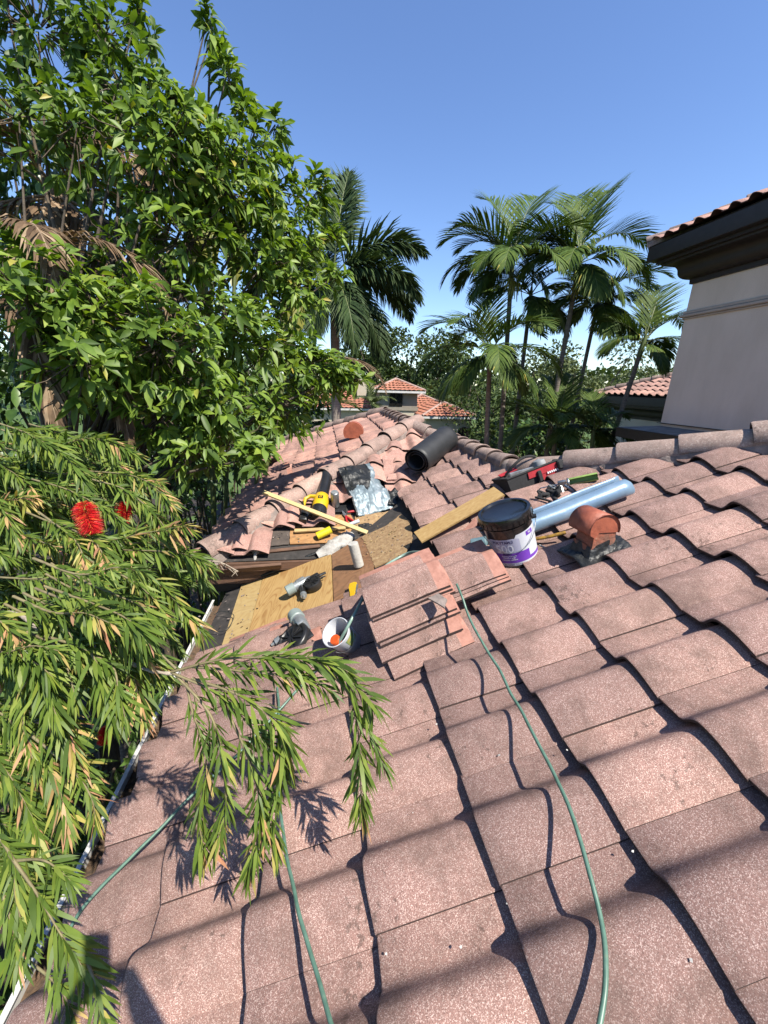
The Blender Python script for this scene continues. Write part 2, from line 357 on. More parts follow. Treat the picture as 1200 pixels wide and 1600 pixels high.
M['twig'] = pm('brown_twig', (0.13,0.095,0.06), (0.07,0.05,0.033), 20, 0.85, bmp=0.3)
M['shoot'] = pm('green_brown_shoot', (0.27,0.23,0.11), (0.17,0.135,0.07), 30, 0.7)
M['twiglight'] = pm('pale_bark', (0.50,0.42,0.33), (0.30,0.24,0.18), 26, 0.8, bmp=0.5, bscale=70)
M['twigred'] = pm('reddish_shoot', (0.34,0.17,0.09), (0.22,0.10,0.055), 26, 0.7)
M['bark'] = pm('tree_bark', (0.11,0.085,0.06), (0.06,0.046,0.034), 10, 0.95, bmp=0.9, bscale=24)
M['palmtrunk'] = pm('grey_palm_trunk', (0.27,0.235,0.195), (0.14,0.12,0.10), 5, 0.9, bmp=0.6, bscale=14, sc=(0.6,0.6,9))
M['royaltrunk'] = pm('pale_royal_trunk', (0.42,0.37,0.31), (0.30,0.26,0.22), 4, 0.9, sc=(0.6,0.6,6))
M['shaft'] = pm('green_crownshaft', (0.12,0.17,0.045), (0.08,0.12,0.03), 6, 0.5)
M['stalk'] = pm('frond_stalk', (0.15,0.18,0.05), (0.10,0.13,0.035), 12, 0.5)
M['drystalk'] = pm('dry_stalk', (0.36,0.26,0.16), (0.20,0.13,0.08), 12, 0.8)
M['seeds'] = pm('green_fruit', (0.42,0.44,0.10), (0.27,0.30,0.06), 30, 0.6)
M['grass'] = pm('lawn', (0.085,0.15,0.025), (0.05,0.10,0.018), 2.2, 0.95, bmp=0.5, bscale=12, c3=(0.12,0.17,0.04))
M['soil'] = pm('soil', (0.055,0.04,0.028), (0.03,0.022,0.016), 3, 1.0, bmp=0.6, bscale=12)
M['road'] = pm('pale_road', (0.40,0.375,0.34), (0.34,0.32,0.29), 1.2, 0.9, bmp=0.2)
def far_tile():
    mm, nt, b, o = nodes('far_clay_tile'); co = coords(nt)
    w = N(nt, 'ShaderNodeTexNoise', Scale=3.0, Detail=4.0); nt.links.new(co, w.inputs['Vector'])
    nt.links.new(ramp(nt, w.outputs['Fac'], [(0.35, (0.25,0.095,0.055)), (0.6, (0.33,0.13,0.078)), (0.75, (0.38,0.17,0.105))]), b.inputs['Base Color'])
    b.inputs['Roughness'].default_value = 0.85; return mm
M['farroof'] = far_tile()
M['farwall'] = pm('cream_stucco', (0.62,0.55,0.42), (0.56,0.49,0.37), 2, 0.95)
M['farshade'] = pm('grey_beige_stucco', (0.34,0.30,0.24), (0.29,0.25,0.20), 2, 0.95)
M['glass'] = pm('dark_glass', (0.012,0.012,0.013), (0.02,0.018,0.016), 4, 0.12)
M['carpaint'] = pm('silver_car_paint', (0.55,0.56,0.57), (0.50,0.51,0.52), 3, 0.25, metal=0.3, coat=0.5)
M['skin'] = pm('skin', (0.45,0.28,0.20), (0.40,0.24,0.17), 10, 0.5)
M['shirt'] = pm('grey_shirt', (0.16,0.17,0.19), (0.13,0.14,0.16), 16, 0.9)
M['jeans'] = pm('blue_trousers', (0.06,0.085,0.14), (0.045,0.06,0.10), 20, 0.9)
M['hair'] = pm('dark_hair', (0.02,0.015,0.012), (0.012,0.01,0.008), 40, 0.6)
M['orange'] = pm('orange_cap', (0.75,0.12,0.02), (0.62,0.09,0.015), 9, 0.4)
M['dropping'] = pm('white_specks', (0.72,0.70,0.66), (0.50,0.48,0.44), 60, 0.9)
M['sticker'] = pm('green_sticker', (0.12,0.35,0.16), (0.50,0.42,0.10), 30, 0.5)

# ------------------------------------------------------------------ ground
def structure(o): o['kind'] = 'structure'; return o
b = MB(); b.add([(-900,-900,GZ),(900,-900,GZ),(900,1500,GZ),(-900,1500,GZ)], [(0,1,2,3)])
structure(b.build('ground', M['grass'], smooth=0))
b = MB(); b.grid(lambda u, v: (-9+u*9.0, -4+v*22, GZ+0.006+0.02*noise.noise(V((u*9, v*20, 0)))), 20, 40)
structure(b.build('soil_bed', M['soil'], smooth=180))
b = MB(); b.prism([(9.5,22.5),(40,17.5),(40,21.5),(24,24.0),(14,27.2),(7,31),(-20,33),(-20,29),(4,27.5)], GZ+0.004, GZ+0.012)
structure(b.build('road', M['road'], smooth=0))

# ------------------------------------------------------------------ roof tiles
TL, LIFT, TH, HB = 0.435, 0.043, 0.015, 0.066
def prof(q):
    q = q/W          # flat pan, steep far flank, round back falling to the lap
    if q < 0.31: return 0.003*(1-q/0.31)
    if q < 0.57: s_ = (q-.31)/.26; return HB*math.sin(math.pi/2*s_)**1.3
    s_ = min(1.0, (q-.57)/.45); return .007+(HB-.007)*math.cos(math.pi/2*s_)**1.05
NQ = 22
QS = [-0.045*W + (1.065*W)*i/NQ for i in range(NQ+1)]
def add_tile(b, P, su, sv, sn, s0, rnd, L=TL, lift=LIFT, orange=False, scale=1.0, tail=0.0):
    """one interlocking tile: P = its far lower corner, su up-slope, sv across (pan first, then barrel), sn normal"""
    nl = 5; top = []; bot = []
    ls = [0, 0.006, L*0.35, L*0.7, L] if not orange else [0, 0.006, L*0.45, L*0.845, L]
    for k, l in enumerate(ls):
        for q in QS:
            z = prof(max(q, 0.0))*scale + lift*(1-l/TL)
            if k == 0: z -= 0.004
            if orange and k == 4: z -= 0.004
            top.append(P+su*(s0+l)+sv*q+sn*z)
            bot.append(P+su*(s0+l)+sv*q+sn*(z-TH+(0.004 if k == 0 else 0)))
    n = NQ+1; vs = top+bot; o = len(top); fs = []; ms = []
    for k in range(4):
        for i in range(NQ):
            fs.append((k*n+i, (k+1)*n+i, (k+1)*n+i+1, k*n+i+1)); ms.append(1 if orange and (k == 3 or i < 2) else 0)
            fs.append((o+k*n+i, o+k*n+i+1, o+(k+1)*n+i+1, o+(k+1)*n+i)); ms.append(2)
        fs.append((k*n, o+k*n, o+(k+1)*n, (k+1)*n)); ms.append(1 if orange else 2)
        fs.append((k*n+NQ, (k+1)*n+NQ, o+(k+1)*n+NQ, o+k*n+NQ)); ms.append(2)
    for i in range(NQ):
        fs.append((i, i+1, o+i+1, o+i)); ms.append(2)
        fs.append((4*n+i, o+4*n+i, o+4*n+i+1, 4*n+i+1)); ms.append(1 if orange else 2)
    base = len(b.v); Mx = b.M
    for p in vs: b.v.append(tuple(Mx @ p))
    for f, mi in zip(fs, ms): b.f.append([i+base for i in f]); b.m.append(mi); b.r.append(rnd)
TM = [M['tile'], M['terra'], M['butt_shade']]
WM = [M['wingtile'], M['terra'], M['butt_shade']]
def slope_tiles(b, org, su, sv, sn, i0, i1, j0, j1, keep, jit=1.0):
    """org = grid point (i=0, j=0); row j lies between v=-j*W and v=-(j-1)*W"""
    for j in range(j0, j1):
        for i in range(i0, i1):
            P = org - sv*(j*W+0.30*W) + su*(i*E)
            c = P+su*(E*.5)+sv*(W*.5)
            if not keep(c, i, j): continue
            dy = rng.uniform(-.005, .005)*jit; ds = rng.uniform(-.006, .006)*jit; dz = rng.uniform(-.002, .006)*jit
            tw = rng.uniform(-.010, .010)*jit
            su2 = (su+sv*tw).normalized(); sv2 = (sv-su*tw).normalized()
            add_tile(b, P+sv*dy+su*ds+sn*dz, su2, sv2, sn, 0, rng.random())
house = empty('house', 'house with pinkish tiled roof, torn-open valley and tall beige upper storey on the right', 'house', Matrix.Translation(V((0, 3, GZ))))
HB_M = Matrix.Translation(V((0, -3, -GZ)))
def hb(): 
    b = MB(); b.M = HB_M.copy(); return b
PORG = V((X0, Y0, Z0+T*X0))
VROW = 9            # rows from here on belong to the low wing beyond the main hip
def removed(c, i, j):
    return (c.y > 2.62 and i <= 0) or (c.y > 2.92 and i <= 1) or (c.y > 2.62 and i == 1 and c.y < 3.3)
def CLW(co, no): return (V(co)-V((0,3,GZ)), V(no))
SVY = V((0, -1, 0))
b = hb(); slope_tiles(b, PORG, UP_, SVY, NP_, -3, 16, -4, VROW, lambda c, i, j: c.x+c.y < HIPSUM+.35 and not removed(c, i, j))
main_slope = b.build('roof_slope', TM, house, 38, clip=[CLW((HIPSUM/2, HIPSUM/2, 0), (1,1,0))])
b = hb(); slope_tiles(b, PORG, UP_, SVY, NP_, -3, 6, VROW, 18, lambda c, i, j: c.x < RX+.3 and c.y < c.x+3.75 and not removed(c, i, j))
low_slope = b.build('roof_slope', TM, house, 38, clip=[CLW((RX, 0, 0), (1,0,0)), CLW((0, 3.36, 0), (-1,1,0))])
# far wing: south face (toward the camera) and west face
SORG = V((CX+.05, CY+.02, CZ+.0)); EX = V((1, 0, 0))
def s_removed(c): return (c.x < 0.78 and c.y-c.x < 4.06 and c.y < 4.55) 
b = hb(); slope_tiles(b, SORG, US_, EX, NS_, 0, 8, -12, 3, lambda c, i, j: c.x < 4 and c.y-CY < (c.x-CX)+.35 and c.y > c.x+3.0 and not s_removed(c))
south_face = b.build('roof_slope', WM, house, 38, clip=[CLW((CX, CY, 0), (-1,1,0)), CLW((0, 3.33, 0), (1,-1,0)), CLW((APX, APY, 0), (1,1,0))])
WORG = V((CX-.03, CY+.10, CZ))
b = hb(); slope_tiles(b, WORG, UP_, SVY, NP_, 0, 8, 0, 25, lambda c, i, j: c.x < APX+.3 and c.y-CY > (c.x-CX)-.35)
west_face = b.build('roof_slope', WM, house, 38, clip=[CLW((CX, CY, 0), (1,-1,0)), CLW((APX, 0, 0), (1,0,0)), CLW((APX, NY, 0), (1,1,0))])
# hidden back slopes (seen from a step to the side)
b = hb()
def zP(x): return Z0+T*x
b.add([(RX,3.4,zP(RX)),(RX,5.2,zP(RX)),(4.6,5.2,zP(RX)-T*(4.6-RX)),(4.6,3.4,zP(RX)-T*(4.6-RX))], [(0,1,2,3)])
b.add([(RX,HIPSUM-RX,zP(RX)-.01),(7.5,HIPSUM-7.5,zP(7.5)-.01),(7.5,4.3,zP(7.5)-.01-T*(4.3+7.5-HIPSUM)),(4.3,4.3,zP(RX)-.06-T*(4.3-HIPSUM+RX))], [(0,1,2,3)])
zr = CZ+T*(APX-CX)
b.add([(APX,APY,zr),(APX,NY,zr),(APX+2.35,NY+2.35,CZ),(APX+2.35,CY,CZ)], [(0,1,2,3)])
b.add([(APX,NY,zr),(CX,NY+2.35,CZ),(APX+2.35,NY+2.35,CZ)], [(0,1,2)])
b.add([(APX,APY,zr-.02),(RX+.1,4.9,zP(RX)-.02),(APX+2.35,CY,CZ-.02)], [(0,2,1)])
b.build('back_slope', M['wingtile'], house, 0)
# decks under the tiles
b = hb(); b.M = HB_M
o_ = -0.022
def pz(x, y, h=o_): return (x, y, Z0+T*x+h)
def sz(x, y, h=o_): return (x, y, CZ+T*(y-CY)+h)
def wz(x, y, h=o_): return (x, y, CZ+T*(x-CX)+h)
b.cur = 0
b.add([pz(-.95,-1.4), pz(HIPSUM+1.4,-1.4), pz(RX,HIPSUM-RX), pz(RX,RX+3.34), pz(-.3,3.04), pz(-.95,3.9)], [(0,1,2,3,4,5)])
b.add([sz(CX+.02,CY), sz(0.16,CY), sz(APX+1,APX+1+3.34), sz(APX,APY)], [(0,1,2,3)])
b.add([wz(CX,CY+.05), wz(APX,APY+.05), wz(APX,NY), wz(CX,NY+2.35)], [(0,1,2,3)])
b.build('roof_deck', M['felt'], house, 0)

# ridge and hip caps with mortar
def cap_row(name, a, c, mats, parent, r=0.105, L=0.42, ex=0.345, drop=0.0, mort=True, down=(0.10, 0.10)):
    a = V(a); c = V(c); d = (c-a); n = max(1, round(d.length/ex)); d.normalize()
    side = d.cross(V((0,0,1))).normalized(); up = side.cross(d).normalized()
    b = hb(); NA = 14
    for i in range(n):
        p = a+d*(i*ex); rr = r*rng.uniform(.96, 1.05); tilt = rng.uniform(-.03, .03); rn = rng.random(); off = side*rng.uniform(-.008, .008)+up*rng.uniform(-.004, .006)
        vs = []; fs = []
        secs = [(0, 1.10, .020), (.012, 1.12, .022), (L*.5, 1.03, .012), (L, .92, .0)]
        for (l, f, lift) in secs:
            for k in range(NA+1):
                an = math.pi*(-.06+1.12*k/NA)
                vs.append(p+off+d*l+side*(math.cos(an)*rr*f+tilt*l)+up*(math.sin(an)*rr*f*.86+lift))
        n0 = len(vs)
        for (l, f, lift) in (secs[0], secs[-1]):
            for k in range(NA+1):
                an = math.pi*(-.06+1.12*k/NA); f2 = f-.16
                vs.append(p+off+d*l+side*(math.cos(an)*rr*f2)+up*(math.sin(an)*rr*f2*.86+lift))
        q = NA+1
        for s_ in range(3):
            for k in range(NA): fs.append((s_*q+k, s_*q+k+1, (s_+1)*q+k+1, (s_+1)*q+k))
        nf = len(fs)
        for k in range(NA): fs.append((k+1, k, n0+k, n0+k+1))
        b.rnd = rn; b.cur = 0; b.add(vs, fs[:nf]); b.cur = 1; b.add(vs, fs[nf:])
    caps = b.build(name, [mats, M['butt_shade']], parent, 40)
    if mort:
        b = hb(); m_ = int(d.length*1.0/1 / .03) if False else int((c-a).length/.03); vs = []; fs = []; H = 9
        for i in range(m_+1):
            p = a+d*((c-a).length*i/m_)
            for k in range(H+1):
                t = k/H; an = math.pi*t; nn = noise.noise(p*7+V((k*.31, 5.1, 0)))
                wob = 1+.16*nn + .10*noise.noise(p*23+V((0,k*.7,2)))
                dz = -down[0] if t < .5 else -down[1]
                s_ = math.cos(an)*r*(1.12)*wob
                hgt = math.sin(an)*r*.80*wob + dz*(1-math.sin(an))**1.5*(1+.3*nn)
                vs.append(p+side*s_+up*hgt)
        for i in range(m_):
            for k in range(H): fs.append((i*(H+1)+k, i*(H+1)+k+1, (i+1)*(H+1)+k+1, (i+1)*(H+1)+k))
        b.add(vs, fs); b.build('mortar_bed', M['mortar'], caps, 180)
    return caps
hz = zP(RX)+.055
cap_row('hip_caps', (RX-.02, HIPSUM-RX+.02, hz), (6.2, HIPSUM-6.2, zP(6.2)+.055), M['cap'], house, r=.112, ex=.395, L=.47)
cap_row('ridge_caps', (RX, HIPSUM-RX-.05, zP(RX)+.04), (RX-.02, 5.75, zP(RX)+.055), M['cap'], house, r=.105)
cap_row('hip_caps', (CX+.02, CY+.02, CZ+.045), (APX, APY, zr+.055), M['wingcap'], house, r=.108, ex=.40, L=.46)
cap_row('hip_caps', (RX+.35, APY-(RX+.35-APX), zr+.04-T*(RX+.35-APX)), (APX, APY, zr+.05), M['cap'], house, r=.10)
cap_row('ridge_caps', (APX, APY+.12, zr+.06), (APX, NY, zr+.045), M['cap'], house, r=.10, ex=.34)
cap_row('hip_caps', (CX, NY+2.35, CZ+.05), (APX, NY, zr+.06), M['cap'], house, r=.115)
# apex patch
b = hb(); b.lathe([(0.0,.085),(.06,.075),(.10,.04),(.12,-.02),(.13,-.09)], 16)
b.v = [tuple(V(p)+V((APX, APY, zr+.075))) for p in b.v]; b.build('mortar_patch', M['mortar'], house, 60)

# eave trim, gutter, fascias and walls of the near wings
b = hb(); b.box((-1.008, 1.0, Z0-T*.95-.105), (.06, 4.9, .006)); b.box((-1.041, 1.0, Z0-T*.95-.065), (.005, 4.9, .085)); b.box((-1.033, 1.0, Z0-T*.95-.023), (.020, 4.9, .005))
b.build('gutter', M['white'], house, 0)
b = hb(); b.grid(lambda u, v: (-.972+u*-.064, -1.4+v*4.85, Z0-T*.95-.084+.012*noise.noise(V((u*5, v*60, 0)))), 4, 120); b.build('gutter_litter', M['litter'], house, 180)
b = hb(); b.box((-.955, 1.0, Z0-T*.95-.13), (.03, 4.9, .16)); b.build('fascia', M['fascia'], house, 0)
b = hb()
for k, (zz, yy, hh) in enumerate(((CZ-.075, CY-.005, .085), (CZ-.20, CY+.05, .13))):
    b.box((CX+.66, yy, zz), (1.36, .03, hh), bev=.003)
    b.box((CX-.005-(.0 if k == 0 else -.05), CY+3.5, zz), (.03, 6.9, hh), bev=.003)
b.build('fascia', M['fascia'], house, 0)
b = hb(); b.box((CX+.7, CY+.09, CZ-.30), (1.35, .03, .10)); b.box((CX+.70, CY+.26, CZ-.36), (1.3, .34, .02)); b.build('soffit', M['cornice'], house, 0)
b = hb(); b.box((1.9, 1.0, -3.45), (5.3, 4.9, 3.05)); b.box((1.25, 7.2, -3.4), (4.0, 6.7, 3.1)); b.build('house_wall', M['stucco'], house, 0)

# upper storey (tower) on the right, with its cornice, band and tiled eave
TXW, TYW, TZB, TZT = 6.89, 7.53, -2.0, 1.97
b = hb(); b.box((TXW+2.5, TYW-5.5, (TZB+TZT+.4)/2), (5.0, 11.0, TZT+.4-TZB)); b.build('tower_wall', M['stucco'], house, 0)
b = hb(); b.box((TXW+2.48, TYW-5.48, -.60), (5.06, 11.06, .012)); b.build('wall_joint', M['cornice'], house, 0)
b = hb(); b.box((TXW+2.5, TYW-5.5, 1.455), (5.07, 11.07, .05), bev=.008); b.box((TXW+2.5, TYW-5.5, 1.40), (5.13, 11.13, .055), bev=.012); b.box((TXW+2.5, TYW-5.5, 1.355), (5.06, 11.06, .03), bev=.006)
b.build('wall_band', M['trim'], house, 30)
def sweep(b, prof_, x0, y1, x1, y0):
    """profile (out, z) carried round the west and north sides"""
    vs = []; 
    for (o, z) in prof_: vs += [(x0-o, y0, z), (x0-o, y1+o, z), (x1, y1+o, z)]
    fs = []
    for i in range(len(prof_)-1):
        for k in range(2): fs.append((i*3+k, i*3+k+1, (i+1)*3+k+1, (i+1)*3+k))
    b.add(vs, fs)
cpf = [(0.0,1.93),(.03,1.94),(.035,2.02),(.06,2.05)]+[(.09+.26*(1-math.cos(a)), 2.05+.21*math.sin(a)) for a in [R_(x) for x in range(0,91,10)]]
cpf = [(0.0,1.945),(.04,1.95),(.045,2.03)]+[(.06+.14*math.sin(R_(a)), 2.17-.14*math.cos(R_(a))) for a in range(0,91,15)]+[(.20+.13*(1-math.cos(R_(a))), 2.17+.13*math.sin(R_(a))) for a in range(15,91,15)]+[(.40,2.31),(.405,2.345),(.47,2.35),(.47,2.40),(.585,2.41),(.59,2.44),(.59,2.655),(.565,2.66)]
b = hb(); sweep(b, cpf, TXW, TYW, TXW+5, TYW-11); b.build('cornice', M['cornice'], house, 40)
TE = V((TXW-.62, TYW+.62, 2.70))
b = hb(); slope_tiles(b, TE+V((0, -.1, 0)), UP_, SVY, NP_, 0, 7, -32, 2, lambda c, i, j: c.y < TE.y-(c.x-TE.x)+.3)
b.build('roof_slope', [M['wingtile'], M['terra'], M['butt_shade']], house, 38, clip=[CLW((TE.x, TE.y, 0), (1,1,0))])
b = hb(); b.add([tuple(TE+V((.02,0,-.03))), tuple(TE+V((3,-3,3*T-.03))), tuple(TE+V((6,0,-.03)))], [(0,1,2)]); b.add([tuple(TE+V((.02,0,-.03))), tuple(TE+V((.02,-11,-.03))), tuple(TE+V((3,-11,3*T-.03))), tuple(TE+V((3,-3,3*T-.03)))], [(0,1,2,3)]); b.build('roof_deck', M['felt'], house, 0)
cap_row('hip_caps', TE+V((0,0,.03)), TE+V((2.6,-2.6,2.6*T+.05)), M['cap'], house, r=.10, ex=.36)
# flat-topped low ledge at the foot of the tower
lp = [(0.0,-1.28),(.05,-1.27),(.05,-1.20)]+[(.07+.20*math.sin(R_(a)), -1.00-.18*math.cos(R_(a))) for a in range(0,91,18)]+[(.30,-.98),(.33,-.975),(.33,-.95),(.58,-.94),(.59,-.745),(.56,-.735)]
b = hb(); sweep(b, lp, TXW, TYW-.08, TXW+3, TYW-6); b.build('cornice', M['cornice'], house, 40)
b = hb(); b.add([(TXW-.575,TYW-6,-.738),(TXW-.575,TYW+.49,-.738),(TXW+3,TYW+.49,-.738),(TXW+3,TYW,-.66),(TXW-.004,TYW,-.66),(TXW-.004,TYW-6,-.66)], [(0,1,2,3,4,5)]); b.build('ledge_top', M['greytop'], house, 0)
b = hb(); b.box((TXW+1.6, TYW-3.0, -3.1), (3.16, 6.1, 3.8)); b.build('house_wall', M['stucco'], house, 0)

# another tiled wing behind the palms on the right: west-facing eave, hip rising from its far corner
wing = empty('garage_wing', 'low beige wing with dark brown eave and pink tiled hip roof behind the leaning palm', 'building', Matrix.Translation(V((14, 10, GZ))))
GWM = Matrix.Translation(V((-14, -10, -GZ)))
def gb():
    b = MB(); b.M = GWM.copy(); return b
GX, GY, GE = 10.0, 14.25, -.14
b = gb(); slope_tiles(b, V((GX, GY-.1, GE)), UP_, SVY, NP_, 0, 8, -22, 2, lambda c, i, j: c.y < GY-(c.x-GX)+.3)
b.build('roof_slope', WM, wing, 38, clip=[(V((GX, GY, 0))-V((14,10,GZ)), V((1,1,0)))])
b = gb(); b.add([(GX+.02,GY,GE-.03),(GX+3,GY-3,GE+3*T-.03),(GX+6,GY,GE-.03)], [(0,1,2)]); b.add([(GX+.02,GY,GE-.03),(GX+.02,GY-6.5,GE-.03),(GX+3,GY-6.5,GE+3*T-.03),(GX+3,GY-3,GE+3*T-.03)], [(0,1,2,3)]); b.build('roof_deck', M['felt'], wing, 0)
old_hb = hb
hb = gb
cap_row('hip_caps', (GX,GY,GE+.05), (GX+3,GY-3,GE+3*T+.06), M['cap'], wing, r=.11, ex=.36)
hb = old_hb
b = gb(); sweep(b, [(o, z-2.70+GE) for (o, z) in cpf], GX+.6, GY-.6, GX+5.4, GY-6.5); b.build('cornice', M['cornice'], wing, 40)
b = gb(); b.box((GX+3, GY-3.6, (GZ+GE-.6)/2), (4.8, 6.0, GE-.6-GZ)); b.build('house_wall', M['stucco'], wing, 0)

# ------------------------------------------------------------------ opened valley: boards, debris
def slab(name, label, cat, pts, mat, th=.014, group=None, n=None, edge=None, sub=8, wob=0.0):
    """a flat board whose top follows the given corner points (world), as a mesh of real thickness"""
    pts = [V(p) for p in pts]; c = sum(pts, V())/len(pts)
    n = (n or (pts[1]-pts[0]).cross(pts[2]-pts[0])).normalized()
    if n.z < 0: n = -n
    fr = frame(c, pts[1]-pts[0], n); inv = fr.inverted()
    loc = [inv @ p for p in pts]
    ar = sum(loc[i].x*loc[(i+1)%len(loc)].y-loc[(i+1)%len(loc)].x*loc[i].y for i in range(len(loc)))
    if ar < 0: loc.reverse()
    b = MB(); b.prism([(p.x, p.y) for p in loc], -th, 0)
    o = b.build(name, mat, smooth=0); o.matrix_world = fr
    return tag(o, label, cat, group)
h0 = -.004
slab('plywood_sheet', 'new yellow plywood patch with bold wavy grain under the small nail gun', 'plywood', [onP(411,902,h0), onP(517,866,h0), onP(521,972,h0), onP(388,990,h0)], M['ply'], n=NP_)
slab('plywood_sheet', 'pale narrow plywood strip between the grained plywood patch and the gutter', 'plywood', [onP(378,912,h0), onP(409.5,902.5,h0), onP(387,990,h0), onP(345,1013,h0)], M['plypale'], n=NP_)
slab('plywood_sheet', 'old reddish brown plywood beside the grained plywood patch, below the pipe', 'plywood', [onP(518.5,866,h0-.003), onP(565,838,h0-.003), onP(598,836,h0-.003), onP(584,885,h0-.003), onP(560,960,h0-.003), onP(523,972,h0-.003)], M['plyold'], n=NP_)
def ragged(name, label, cat, poly, mat, n, th=.006, amp=.02, base=None, group=None, z=0.0):
    pts = [V(p) for p in poly]; c = sum(pts, V())/len(pts); fr = frame(c, pts[1]-pts[0], n); inv = fr.inverted(); out = []
    for i in range(len(pts)):
        a, d = inv @ pts[i], inv @ pts[(i+1)%len(pts)]; k = max(2, int((d-a).length/.03))
        for t in range(k):
            p = a.lerp(d, t/k); s_ = noise.noise(p*30+V((7,i,0)))*amp; out.append((p.x+s_, p.y-s_*.7))
    ar = sum(out[i][0]*out[(i+1)%len(out)][1]-out[(i+1)%len(out)][0]*out[i][1] for i in range(len(out)))
    if ar < 0: out.reverse()
    b = MB(); b.prism(out, -th, 0); o = b.build(name, mat, smooth=0); o.matrix_world = fr
    return tag(o, label, cat, group)
ragged('old_board', 'tan flaking old deck board below the shiny metal sheet', 'board', [onP(566,838,-.006), onP(603,822,-.006), onP(625,802,.01), onP(640,812,0), onP(645,845,-.01), onP(632,866,-.01), onP(586,886,-.006)], M['osb'], NP_, .012, .018)
ragged('plywood_sheet', 'orange plywood patch on the far wing under the blower and batten', 'plywood', [onS(453,806,.0), onS(548,804,.0), onS(556,818,.0), onS(545,834,.0), onS(528,847,.0), onS(453,850,.0)], M['plyorange'], NS_, .012, .006)
ragged('old_felt', 'grey brown torn roofing felt on the far wing left of the orange plywood', 'felt', [onS(386,838,-.002), onS(405,812,.0), onS(455,790,.0), onS(452,850,-.002), onS(382,858,-.004)], M['deckold'], NS_, .006, .01)
ragged('old_felt', 'grey torn roofing felt between the metal sheet and the tan board', 'felt', [onS(552,818,.0), onS(556,800,.0), onS(600,800,.004), onS(628,795,.004), onS(604,820,.0), onS(570,834,-.003)], M['osb'], NS_, .006, .02)
# rotten boards along the open edge of the wing
b = MB()
for (p, q, w_, h_) in (((333,872),(500,856),.035,.05), ((326,893),(440,884),.03,.06)):
    a, c = onS(*p, -.03), onS(*q, -.03)
    b.M = frame(a, c-a, V((0,-.6,1))); b.box(((c-a).length/2, 0, 0), ((c-a).length, w_, h_), bev=.004)
b.M = Matrix.Identity(4)
o = b.build('rotten_fascia_board', M['fascia'], smooth=0); tag(o, 'weathered brown fascia boards at the open edge of the far wing', 'board')
def rubble(name, label, cat, centres, size, mats, nrm, kind=None, group=None):
    b = MB()
    for c in centres:
        s_ = size*rng.uniform(.5, 1.4); b.M = frame(V(c), V((rng.uniform(-1,1), rng.uniform(-1,1), 0)), nrm+V((rng.uniform(-.4,.4), rng.uniform(-.4,.4), 0)))
        b.cur = rng.randrange(len(mats)); k = rng.randint(4, 6)
        b.prism([(math.cos(2*math.pi*i/k)*s_*rng.uniform(.5,1.2), math.sin(2*math.pi*i/k)*s_*rng.uniform(.4,.9)) for i in range(k)], 0, s_*rng.uniform(.1,.4))
    b.M = Matrix.Identity(4); o = b.build(name, mats, smooth=0); return tag(o, label, cat, group, kind)
rubble('wood_chips', None, None, [onP(rng.uniform(560,640), rng.uniform(815,880), .004) for _ in range(90)], .009, [M['osb'], M['plypale'], M['plypale'], M['mortar']], NP_, 'stuff')
rubble('debris', None, None, [onS(rng.uniform(385,600), rng.uniform(800,850), .006) for _ in range(120)], .008, [M['osb'], M['mortar'], M['deckold'], M['plypale']], NS_, 'stuff')
rubble('gravel', None, None, [onP(rng.uniform(330,420)-(y-880)*.25, y, .0) for y in [rng.uniform(890,1010) for _ in range(60)]], .010, [M['litter'], M['mortar']], NP_, 'stuff')
rubble('droppings', None, None, [onP(x, y, .062) for x, y in [(988,1330),(800,1270),(886,1172),(792,1412),(604,1490),(682,1132),(645,1270),(605,1315),(1043,780),(1107,803),(862,1090),(780,1180),(700,1330),(940,1420),(1080,1500),(720,1480)]], .005, [M['dropping']], NP_, 'stuff')
# torn white foam along the valley
b = MB(); path = crom([onS(495,868,.0), onS(520,855,.01), onS(538,842,.01), onS(552,836,.01)], 8)
vs = []; fs = []; n_ = len(path)
for i, p in enumerate(path):
    d = (path[min(i+1,n_-1)]-path[max(i-1,0)]).normalized(); s_ = d.cross(NS_)
    for k in range(9):
        an = math.pi*k/8; rr = .042*(1+.55*noise.noise(p*28+V((k*.5,0,3))))*(0.5+math.sin(math.pi*(i+1)/(n_+1)))
        vs.append(p+s_*math.cos(an)*rr*1.3+NS_*(math.sin(an)*rr*.8))
for i in range(n_-1):
    for k in range(8): fs.append((i*9+k, i*9+k+1, (i+1)*9+k+1, (i+1)*9+k))
b.add(vs, fs); tag(b.build('foam_scrap', M['foam'], smooth=180), 'torn white foam scrap along the open valley edge beside the yellow cylinder', 'foam')
b = MB(); b.M = frame(onS(400,862,0), V((1,0,0)), NS_)
b.lathe([(0,.05),(.02,.047),(.032,.03),(.036,.0)], 10); b.tube([(0,0,.02),(.0,-.06,0),(-.01,-.10,-.06)], [.02,.017,.01], 7)
tag(b.build('foam_blob', M['foam'], smooth=60), 'white foam blob dripping over the brown fascia at the wing edge', 'foam')
b = MB()
a, c = onP(330,915,.01), onP(520,846,.03)
pa = crom([a, onP(410,899,.02), onP(470,874,.03), onP(505,860,.02)], 8)
b.tube(pa, .016, 7); o = b.build('valley_metal', M['tar'], smooth=60); tag(o, 'black rusted valley metal edge running down to the gutter', 'flashing')

